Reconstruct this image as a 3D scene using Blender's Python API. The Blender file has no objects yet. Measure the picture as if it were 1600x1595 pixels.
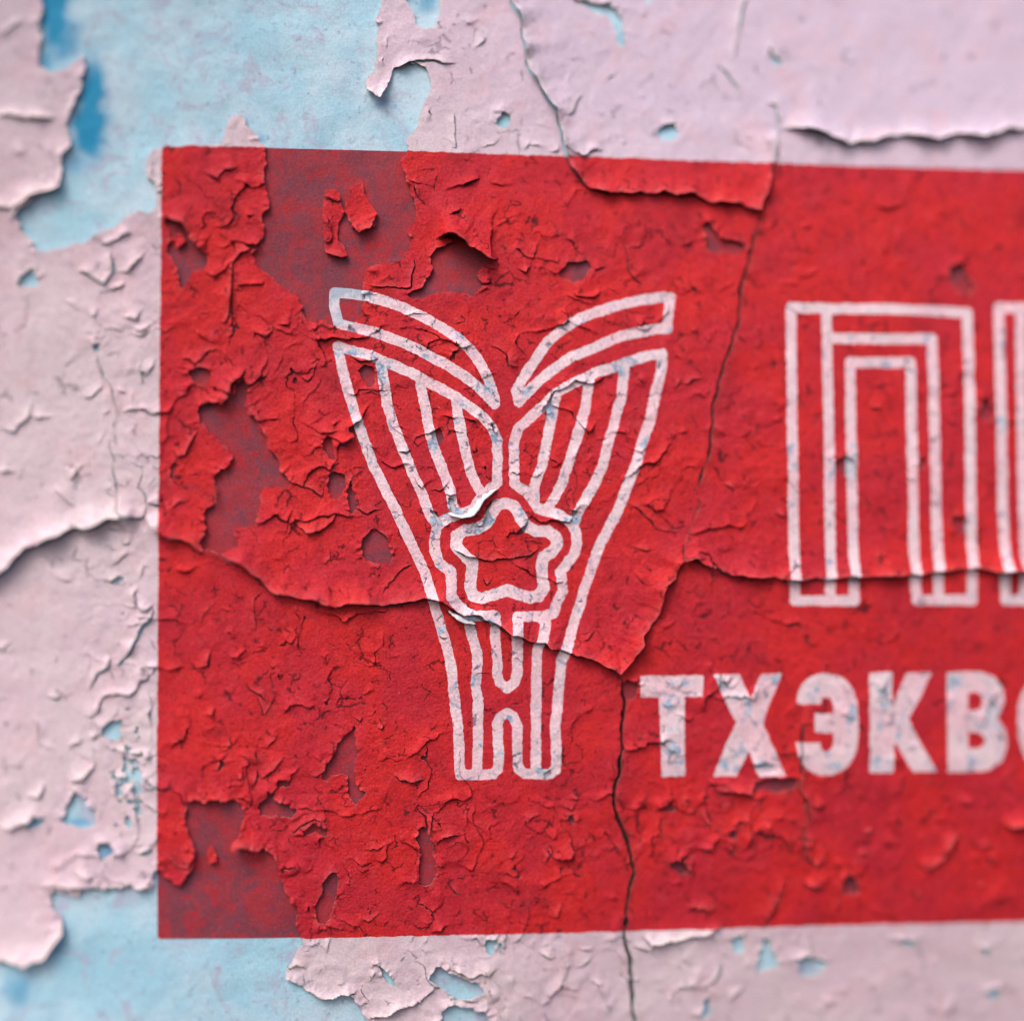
import bpy, math
import numpy as np
from mathutils import Matrix, Vector

scene = bpy.context.scene
# ------------------------------------------------------------------ camera
S = 0.0002                       # metres per photo pixel on the wall
FPX, CX, CY = 2400.0, 800.0, 797.5
TH, RO = math.atan(0.1035), math.radians(0.33)
D = FPX * S
fw = np.array([math.sin(TH), math.cos(TH), 0.0])
r0 = np.array([math.cos(TH), -math.sin(TH), 0.0]); u0 = np.array([0, 0, 1.0])
rt = math.cos(RO) * r0 + math.sin(RO) * u0
up = -math.sin(RO) * r0 + math.cos(RO) * u0
camp = -D * fw
BULGE = 62.0 * S                 # the old wall is warped: it comes forward on the left and falls back on the right, above and below
def bulge(u, v):
    return BULGE * ((v - 850) / 850.0) ** 2 * np.tanh((u - 450) / 450.0)
def to_world(u, v, h):
    """point of the wall at design coordinates u, v (1 unit = 0.2 mm), h above the wall surface"""
    ray = fw[None] * FPX + (u - CX)[:, None] * rt[None] + (CY - v)[:, None] * up[None]
    y = bulge(u, v)
    t = (y - camp[1]) / ray[:, 1]
    p = camp[None] + ray * t[:, None]
    p[:, 1] -= h * S
    return p
cam_d = bpy.data.cameras.new("camera"); cam = bpy.data.objects.new("camera", cam_d)
scene.collection.objects.link(cam); scene.camera = cam
m = Matrix(((rt[0], up[0], -fw[0], camp[0]), (rt[1], up[1], -fw[1], camp[1]), (rt[2], up[2], -fw[2], camp[2]), (0, 0, 0, 1)))
cam.matrix_world = m
cam_d.sensor_width = 36.0; cam_d.lens = FPX / 1600 * 36.0
cam_d.clip_start = 0.02; cam_d.clip_end = 50
fp = to_world(np.array([650.]), np.array([850.]), np.array([3.]))[0]
cam_d.dof.use_dof = True
cam_d.dof.focus_distance = float((fp - camp) @ fw)
cam_d.dof.aperture_fstop = 0.85
cam_d.dof.aperture_blades = 0
# ------------------------------------------------------------------ light
SUN = Vector((-0.42, -0.62, 0.86)).normalized()
world = bpy.data.worlds.new("World"); scene.world = world; world.use_nodes = True
nt = world.node_tree; bg = nt.nodes["Background"]
sky = nt.nodes.new("ShaderNodeTexSky"); sky.sky_type = 'NISHITA'; sky.sun_disc = False
sky.sun_elevation = math.asin(SUN.z); sky.sun_rotation = math.atan2(SUN.x, SUN.y)
sky.dust_density = 5.0; sky.ozone_density = 0.6; sky.air_density = 1.0
nt.links.new(sky.outputs[0], bg.inputs[0]); bg.inputs[1].default_value = 0.15
sd = bpy.data.lights.new("sun", 'SUN'); sd.energy = 1.35; sd.angle = math.radians(28); sd.color = (1.0, 0.965, 0.93)
so = bpy.data.objects.new("sun", sd); scene.collection.objects.link(so)
so.rotation_euler = SUN.to_track_quat('Z', 'Y').to_euler(); so.location = SUN * 3
scene.view_settings.view_transform = 'Standard'; scene.view_settings.look = 'None'
scene.view_settings.exposure = 0.24; scene.view_settings.gamma = 1.0; scene.view_settings.use_curve_mapping = False
scene.render.resolution_x = 1024; scene.render.resolution_y = 1020
scene.render.engine = 'CYCLES'

# ------------------------------------------------------------------ noise
def h2(ix, iy, s):
    a = (ix.astype(np.int64) * 374761393 + iy.astype(np.int64) * 668265263 + s * 974634777) & 0xFFFFFFFF
    a = ((a ^ (a >> 13)) * 1274126177) & 0xFFFFFFFF
    a = ((a ^ (a >> 16)) * 2246822519) & 0xFFFFFFFF
    return ((a ^ (a >> 15)) & 0xFFFFFF).astype(np.float32) / 16777216.0
_T = {}
def pn(x, y, sc, s):
    """gradient noise, about -1..1"""
    x = (x / sc + 500).astype(np.float32); y = (y / sc + 500).astype(np.float32)
    if s not in _T:
        r = np.random.RandomState(s); a = r.rand(1024, 1024).astype(np.float32) * 6.2832
        _T.clear(); _T[s] = (np.cos(a), np.sin(a))
    gx, gy = _T[s]
    ix = np.floor(x).astype(np.int32); iy = np.floor(y).astype(np.int32)
    fx = x - ix; fy = y - iy
    a, b, c, d = ix & 1023, (ix + 1) & 1023, iy & 1023, (iy + 1) & 1023
    sx = fx * fx * fx * (fx * (fx * 6 - 15) + 10); sy = fy * fy * fy * (fy * (fy * 6 - 15) + 10)
    n00 = gx[a, c] * fx + gy[a, c] * fy; n10 = gx[b, c] * (fx - 1) + gy[b, c] * fy
    n01 = gx[a, d] * fx + gy[a, d] * (fy - 1); n11 = gx[b, d] * (fx - 1) + gy[b, d] * (fy - 1)
    return ((n00 * (1 - sx) + n10 * sx) * (1 - sy) + (n01 * (1 - sx) + n11 * sx) * sy) * 1.5
def ss(x, a, b):
    t = np.clip((x - a) / (b - a), 0, 1); return t * t * (3 - 2 * t)
# ------------------------------------------------------------------ distance helpers
def seg_dist(U, V, pts, closed=False):
    """distance, signed side (+ = left-hand/upper side when traversed left to right) and arclength parameter 0..1"""
    P = np.array(pts, float); 
    if closed: P = np.vstack([P, P[:1]])
    L = np.hypot(*np.diff(P, axis=0).T); cum = np.concatenate([[0], np.cumsum(L)])
    best = np.full(U.shape, 1e9, np.float32); side = np.ones(U.shape, np.float32); par = np.zeros(U.shape, np.float32)
    for i in range(len(P) - 1):
        a, b = P[i], P[i + 1]; d = b - a; l2 = d @ d + 1e-9
        t = np.clip(((U - a[0]) * d[0] + (V - a[1]) * d[1]) / l2, 0, 1)
        dx = U - a[0] - t * d[0]; dy = V - a[1] - t * d[1]
        q = np.sqrt(dx * dx + dy * dy)
        # slight bias so that corners resolve their side cleanly
        k = q < best - 1e-4
        best = np.where(k, q, best)
        sgn = np.where(d[0] * dy - d[1] * dx < 0, 1.0, -1.0)
        # at a shared corner decide by the average direction
        if i < len(P) - 2:
            m_ = (t >= 1) & k; n2 = P[i + 2] - b; dm = d / math.sqrt(l2) + n2 / (np.hypot(*n2) + 1e-9)
            sgn = np.where(m_, np.where(dm[0] * dy - dm[1] * dx < 0, 1.0, -1.0), sgn)
        side = np.where(k, sgn, side); par = np.where(k, (cum[i] + t * L[i]) / cum[-1], par)
    return best, side, par, cum[-1]
def poly_sdf(U, V, pts):
    """negative inside"""
    P = np.array(pts, float); n = len(P)
    best = np.full(U.shape, 1e9, np.float32); ins = np.zeros(U.shape, bool)
    for i in range(n):
        a, b = P[i], P[(i + 1) % n]; d = b - a; l2 = d @ d + 1e-9
        t = np.clip(((U - a[0]) * d[0] + (V - a[1]) * d[1]) / l2, 0, 1)
        best = np.minimum(best, np.hypot(U - a[0] - t * d[0], V - a[1] - t * d[1]))
        if a[1] != b[1]:
            c = (a[1] > V) != (b[1] > V)
            ins ^= c & (U < (b[0] - a[0]) * (V - a[1]) / (b[1] - a[1]) + a[0])
    return np.where(ins, -best, best)
def smooth_poly(pts, it=2, closed=False):
    P = np.array(pts, float)
    for _ in range(it):
        Q = []
        n = len(P)
        rng = range(n) if closed else range(n - 1)
        if not closed: Q.append(P[0])
        for i in rng:
            a, b = P[i], P[(i + 1) % n]
            Q += [a * .75 + b * .25, a * .25 + b * .75]
        if not closed: Q.append(P[-1])
        P = np.array(Q)
    return P
def box_apply(gu, gv, pts, pad):
    P = np.array(pts, float)
    i0, i1 = np.searchsorted(gu, [P[:, 0].min() - pad, P[:, 0].max() + pad])
    j0, j1 = np.searchsorted(gv, [P[:, 1].min() - pad, P[:, 1].max() + pad])
    return slice(j0, max(j1, j0 + 1)), slice(i0, max(i1, i0 + 1))

# ================================================================== traced data (design units)
PANEL = [(253.5, 229), (400, 231), (640, 237), (900, 246), (1210, 257), (1460, 264), (1900, 277), (1900, 1429), (1600, 1438), (1300, 1444), (900, 1455),
         (500, 1464), (246, 1467), (245.5, 1200), (248, 900), (249.5, 600), (252, 400)]
FEATHER_L = [(522.6, 457), (548, 459), (575, 463), (602, 471), (632, 482.5), (660, 496), (688, 511), (716, 530), (735, 548.5), (750, 569), (763, 594), (771, 618),
             (773, 632), (763, 621), (744.5, 604), (726, 589), (697.5, 571), (669, 556), (641, 541), (613, 530), (585, 520), (556, 513), (529, 506), (522, 478)]
FEATHER_R = [(1047, 466), (1034, 465), (996, 470.4), (958.7, 480), (921, 492), (893, 505), (874, 518.4), (855, 535), (840, 556), (825, 578.6), (814, 595.5),
             (806, 611), (810, 629), (823, 614), (842, 595.5), (864.6, 576.7), (893, 558), (930.5, 543), (958.7, 529.7), (987, 522), (1024.5, 514.6), (1041.4, 514.6), (1043, 490)]
BODY = [  # (points, smooth)
 ([(528, 542), (552, 549), (579, 556), (594, 563), (613, 571), (641, 582), (660, 593.6), (688, 607), (707, 618), (735, 637), (754, 652), (767, 667), (776.5, 688), (776.5, 754),
   (762, 767), (752, 776), (744, 786), (739, 797), (715, 803), (696.4, 811), (683, 822), (678.6, 839), (678.6, 860), (687, 880.5), (704, 892), (705, 916), (704, 931), (719, 950), (739.7, 961.4),
   (773, 961.4), (773, 996), (776.6, 1034), (776.6, 1053), (781, 1066), (791.7, 1074.5), (803, 1066), (807.6, 1053), (807.6, 962.6), (848, 962.6), (864, 958), (871, 939), (879, 922),
   (877, 907), (875, 894), (886, 879), (897.7, 865.5), (900.5, 848.6), (899.6, 831.7), (892, 816.6), (875, 805), (852.5, 798), (839, 794), (830, 779), (820.6, 767.7), (803.6, 756.4),
   (802.7, 734), (802.6, 693), (808, 671), (829, 652), (849.6, 633), (866.5, 616), (885, 605), (908, 593.6), (930.5, 582), (956.8, 575), (977.5, 567), (1005.7, 558), (1034, 553),
   (1032, 580.5), (1022.6, 618), (1015, 655.7), (1002, 693), (990.6, 730), (963, 801), (936, 851.6), (912.5, 919), (892, 987), (882, 1021), (876, 1034), (872.5, 1071.6), (870.6, 1100), (866, 1137.5),
   (868.8, 1184.5), (867, 1202), (859, 1208), (820, 1208), (809, 1200), (807.6, 1165.7), (807.6, 1131.8), (801, 1118.7), (791.7, 1113), (780, 1120.6), (776.6, 1131.8), (778.5, 1165.7), (777.5, 1201),
   (771, 1208.5), (718.5, 1209.5), (717.4, 1184.5), (715.5, 1137.5), (710.8, 1100), (707, 1062), (703, 1030), (695.7, 1002), (686, 972), (676, 935), (665, 899), (652, 868.5), (608, 777), (581, 723),
   (560.5, 665), (540, 598), (531, 560), (528, 542)]),
 ([(594, 565), (599.7, 599), (605, 633), (616.6, 669), (628, 699), (641.7, 733), (660.7, 775), (672, 805), (683, 822)]),
 ([(656, 595.5), (663.6, 633), (669, 665), (677, 697), (688, 727), (696.4, 747), (704, 769.6), (707, 790), (715, 803)]),
 ([(712.5, 625.6), (716, 655.7), (722, 684), (728, 710), (734, 733.8), (743, 756.4), (752, 772)]),
 ([(868, 618), (862.7, 646), (855, 684), (848.5, 715), (846.9, 728), (837.5, 747), (834, 765), (835, 785)]),
 ([(919, 595.5), (915, 633), (904, 672.6), (894.7, 702.7), (886, 728), (877, 756), (864, 781), (853, 798)]),
 ([(975.6, 572), (970, 618), (962.5, 646), (949, 693), (940, 730), (927.8, 756.4), (914.6, 779), (901.5, 801.6), (896, 818)]),
 ([(722, 950), (731.5, 972), (739, 1000), (745.6, 1021), (744.6, 1045), (742.8, 1071.6), (746.5, 1090.5), (746.5, 1147), (745.6, 1184.5), (744.6, 1206)]),
 ([(846, 966), (852, 974), (848, 996), (838.7, 1015), (837.7, 1053), (836.8, 1109), (836.8, 1165.7), (836.8, 1206)]),
]
STAR = [(790.5, 786.5), (803.6, 792), (813, 809), (822.4, 822), (837.5, 829.8), (856, 829.8), (867.6, 839), (869.5, 850.5), (860, 863.6), (848.8, 869.3), (846, 880.5), (846.9, 903), (848.8, 918),
        (841, 931), (828, 933), (809, 927.6), (792, 921), (771.6, 928.5), (752.8, 934), (737.8, 929.5), (734, 916), (736, 897.5), (737.8, 878.7), (724.6, 867.4), (711.5, 852), (713, 837),
        (724.6, 829), (745, 826), (760, 816.6), (769.8, 799.7), (777, 789)]
PE = [[(1236, 481), (1290, 483), (1400, 484), (1510, 489), (1513, 665), (1515, 801), (1517, 937), (1430, 937), (1426, 868), (1424, 733), (1421, 567), (1327, 567), (1329, 733), (1333, 938),
       (1241, 938), (1238, 800), (1236, 640), (1235, 481)],
      [(1290, 483), (1293, 640), (1295, 800), (1296, 930)], [(1293, 529), (1380, 530), (1455, 530), (1458, 665), (1461, 801), (1465, 935)]]
ER = [[(1700, 484), (1600, 482), (1559, 481), (1561, 600), (1564, 767), (1569, 937), (1640, 937), (1640, 800)], [(1592, 482), (1594, 640), (1599, 930)]]
LET = {
 'Т': [('p', [(999, 1055), (1098, 1055), (1095, 1087), (1068, 1087), (1068, 1150), (1069, 1211), (1033, 1213), (1031, 1150), (1029, 1088), (1001, 1088)])],
 'Х': [('p', [(1114, 1054), (1153, 1053), (1170, 1091), (1189, 1053), (1220, 1052), (1204, 1090), (1190, 1129), (1207, 1168), (1225, 1210), (1184, 1211), (1168, 1171), (1149, 1211), (1114, 1212), (1132, 1165), (1149, 1128), (1131, 1092)])],
 'Э': [('s', [(1262, 1099), (1264, 1082), (1274, 1072), (1290, 1069), (1306, 1073), (1317, 1089), (1320, 1110), (1320, 1150), (1317, 1172), (1306, 1187), (1290, 1192), (1272, 1188), (1263, 1176), (1261, 1159)], 18.5),
       ('p', [(1272, 1114), (1322, 1113), (1322, 1143), (1272, 1143)])],
 'К': [('p', [(1357, 1051), (1392, 1050), (1392, 1110), (1399, 1089), (1414, 1051), (1454, 1050), (1436, 1088), (1416, 1123), (1438, 1163), (1461, 1204), (1425, 1205), (1410, 1180), (1395, 1156), (1393, 1205), (1357, 1206)])],
 'В': [('p', [(1479, 1050), (1530, 1049), (1552, 1056), (1566, 1078), (1567, 1098), (1557, 1121), (1569, 1139), (1572, 1165), (1564, 1188), (1546, 1201), (1525, 1204), (1479, 1205)]),
       ('h', [(1511, 1081), (1525, 1081), (1533, 1088), (1533, 1101), (1525, 1109), (1511, 1109)]), ('h', [(1511, 1143), (1528, 1143), (1537, 1150), (1537, 1162), (1528, 1168), (1511, 1168)])],
 'О': [('s', [(1606, 1127), (1608, 1098), (1618, 1076), (1636, 1068), (1654, 1076), (1664, 1098), (1666, 1127), (1664, 1156), (1654, 1178), (1636, 1186), (1618, 1178), (1608, 1156), (1606, 1127)], 18.5)],
}
# places where the pink coat has fallen off
HOLES = [
 [(66, -400), (64, 60), (62, 105), (76, 116), (98, 111), (118, 100), (137, 90), (124, 150), (106, 190), (108, 235), (96, 252), (92, 298), (55, 310), (22, 334), (40, 368), (52, 390), (75, 396),
  (110, 385), (150, 370), (192, 346), (200, 333), (246, 336), (249, 300), (228, 268), (229, 244), (250, 231), (345, 228), (356, 200), (366, 178), (382, 190), (398, 214), (420, 233),
  (411, 288), (426, 318), (408, 338), (413, 365), (400, 385), (390, 400), (423, 437), (447, 453), (470, 467), (474, 494), (511, 508), (567, 505), (566, 470), (578, 445), (600, 414), (640, 400),
  (644, 355), (652, 325), (640, 300), (630, 284), (628, 237), (655, 187), (672, 137), (668, 106), (642, 100), (612, 112), (610, 140), (590, 162), (567, 132), (590, 108), (586, 60), (600, 0), (604, -400)],
 [(692, 380), (730, 388), (768, 412), (745, 425), (755, 450), (735, 463), (700, 455), (650, 470), (638, 465), (645, 450), (665, 450), (675, 420), (672, 400)],
 [(870, 425), (890, 410), (915, 405), (928, 420), (915, 435), (885, 440)],
 [(256, 335), (285, 352), (300, 372), (322, 398), (325, 420), (300, 430), (290, 455), (277, 446), (276, 410), (258, 392), (268, 370)],
 [(315, 632), (345, 630), (352, 638), (366, 620), (372, 600), (389, 585), (382, 638), (409, 669), (418, 702), (436, 716), (440, 740), (464, 757), (437, 763), (409, 763), (406, 797), (393, 818),
  (362, 828), (372, 851), (352, 865), (309, 857), (325, 818), (318, 794), (338, 790), (338, 760), (335, 736), (365, 719), (359, 702), (335, 679), (311, 665), (310, 648)],
 [(290, 580), (310, 572), (328, 580), (325, 600), (312, 603)],
 [(495, 690), (515, 680), (520, 700), (528, 717), (510, 712)], [(512, 745), (525, 735), (540, 750), (540, 770), (525, 782), (512, 775)],
 [(545, 742), (557, 770), (556, 800), (545, 802)], [(568, 835), (590, 828), (608, 840), (612, 865), (605, 880), (580, 882), (562, 862)],
 [(283, 1251), (325, 1248), (366, 1247), (383, 1265), (372, 1299), (359, 1330), (390, 1322), (420, 1322), (440, 1373), (460, 1414), (471, 1468), (465, 1490), (447, 1515), (450, 1530), (478, 1540),
  (490, 1556), (520, 1560), (545, 1548), (562, 1570), (600, 1640), (600, 1900), (-300, 1900), (-300, 1490), (-20, 1485), (20, 1500), (60, 1502), (90, 1475), (103, 1450), (95, 1430), (76, 1398), (78, 1390), (110, 1395),
  (125, 1400), (140, 1378), (160, 1385), (180, 1386), (200, 1376), (222, 1392), (240, 1386), (246, 1343), (262, 1370), (284, 1383), (300, 1356), (304, 1330), (298, 1315)],
 [(112, 1232), (128, 1240), (150, 1272), (146, 1293), (88, 1288), (108, 1265)], [(34, 1292), (50, 1274), (72, 1272), (66, 1290)], [(150, 1316), (183, 1318), (172, 1340), (158, 1348)],
 [(155, 1150), (175, 1118), (192, 1130), (190, 1150), (165, 1152)], [(25, 440), (45, 415), (62, 428), (58, 450), (35, 452)], [(218, 1338), (235, 1322), (241, 1330), (232, 1340)],
 [(1027, 205), (1045, 195), (1060, 205), (1052, 222), (1032, 222)], [(895, 0), (960, 12), (975, 40), (978, 75), (965, 72), (955, 30), (900, 12)], [(772, 190), (790, 172), (798, 190), (788, 205)],
 [(632, -20), (690, -20), (688, 35), (668, 50), (645, 30)], [(1005, -20), (1020, -20), (1016, 10), (1008, 10)], [(1200, 76), (1212, 82), (1222, 104), (1210, 106)],
 [(760, 1462), (780, 1465), (770, 1492), (757, 1480)], [(672, 1522), (685, 1505), (710, 1520), (750, 1535), (755, 1555), (720, 1560), (680, 1540)], [(588, 1502), (612, 1524), (620, 1545), (600, 1530)],
 [(665, 1620), (700, 1565), (735, 1578), (765, 1572), (772, 1620)], [(1140, 1462), (1165, 1465), (1160, 1490), (1147, 1487)], [(1193, 1458), (1210, 1490), (1222, 1508), (1173, 1522), (1185, 1485)],
 [(1243, 1503), (1262, 1492), (1293, 1505), (1275, 1522), (1248, 1520)], [(1402, 1470), (1425, 1468), (1432, 1480), (1410, 1482)], [(1538, 1545), (1562, 1542), (1560, 1556), (1540, 1556)],
 [(1086, 1585), (1108, 1553), (1114, 1565), (1100, 1588)], [(1528, 1478), (1545, 1482), (1540, 1492)], [(1592, 1500), (1610, 1500), (1610, 1520)],
 [(1375, 1112), (1380, 1060), (1390, 1078), (1388, 1114)], [(1540, 1100), (1550, 1083), (1561, 1110), (1548, 1140), (1540, 1130)],
 [(1098, 350), (1112, 356), (1125, 375), (1160, 375), (1167, 395), (1120, 400), (1102, 385)], [(1478, 420), (1500, 411), (1508, 430), (1522, 450), (1515, 467), (1490, 455)],
 [(1303, 716), (1325, 713), (1340, 735), (1335, 747), (1305, 742)], [(1527, 620), (1548, 626), (1553, 655), (1530, 660)], [(1483, 812), (1500, 802), (1512, 828), (1490, 840)],
 [(1432, 716), (1444, 716), (1446, 728), (1434, 728)],
 [(530, 1165), (548, 1135), (558, 1140), (553, 1180), (555, 1220), (572, 1245), (550, 1258), (545, 1220), (524, 1205), (508, 1218), (500, 1210)],
 [(648, 1300), (668, 1290), (680, 1340), (683, 1375), (650, 1385), (656, 1350), (655, 1320)], [(975, 1062), (998, 1062), (998, 1090), (976, 1092)],
 [(403, 1250), (430, 1246), (466, 1262), (455, 1274), (410, 1277)], [(505, 1370), (530, 1358), (528, 1400), (510, 1446), (492, 1442), (498, 1400)],
 [(1182, 1214), (1245, 1212), (1243, 1232), (1205, 1242), (1180, 1225)], [(1315, 1365), (1335, 1368), (1346, 1400), (1320, 1396)], [(885, 1270), (895, 1268), (900, 1282), (888, 1284)],
 [(1134, 1298), (1150, 1294), (1156, 1304), (1140, 1310)], [(1040, 1345), (1062, 1340), (1078, 1360), (1052, 1362)], [(845, 1208), (862, 1200), (862, 1213), (848, 1214)],
 [(470, 1290), (500, 1284), (512, 1300), (505, 1304), (486, 1296), (472, 1308)], [(342, 1180), (352, 1186), (350, 1206), (343, 1206)],
 [(172, 905), (184, 898), (192, 908), (180, 914)], [(140, 540), (152, 532), (158, 548), (150, 552)], [(560, 570), (585, 574), (590, 600), (578, 608), (562, 592)],
 [(676, 792), (686, 806), (688, 818), (676, 812)], [(698, 778), (706, 776), (714, 798), (704, 802)], [(757, 808), (768, 786), (775, 784), (764, 812), (752, 822), (740, 822)],
 [(895, 798), (906, 800), (900, 812), (892, 810)], [(764, 655), (770, 664), (776, 684), (768, 676)], [(848, 640), (858, 620), (862, 612), (860, 640), (852, 660)],
 [(672, 672), (688, 668), (692, 694), (678, 700)], [(700, 562), (710, 545), (716, 546), (706, 566)], [(1178, 1190), (1208, 1190), (1204, 1200), (1182, 1200)], [(1125, 1062), (1140, 1068), (1136, 1080)],
 [(268, 725), (280, 720), (278, 750), (270, 752)],
]
ISLANDS = [[(508, 302), (520, 296), (530, 300), (540, 330), (530, 352), (528, 375), (543, 398), (528, 405), (508, 396), (505, 350)],
           [(543, 298), (565, 285), (575, 318), (590, 333), (586, 354), (566, 367), (547, 358), (541, 330)],
           [(560, 460), (575, 420), (600, 412), (632, 404), (640, 430), (605, 452), (640, 470)], [(266, 372), (284, 364), (292, 378), (276, 390)],
           [(325, 1330), (334, 1318), (338, 1342), (328, 1348)]]
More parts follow.
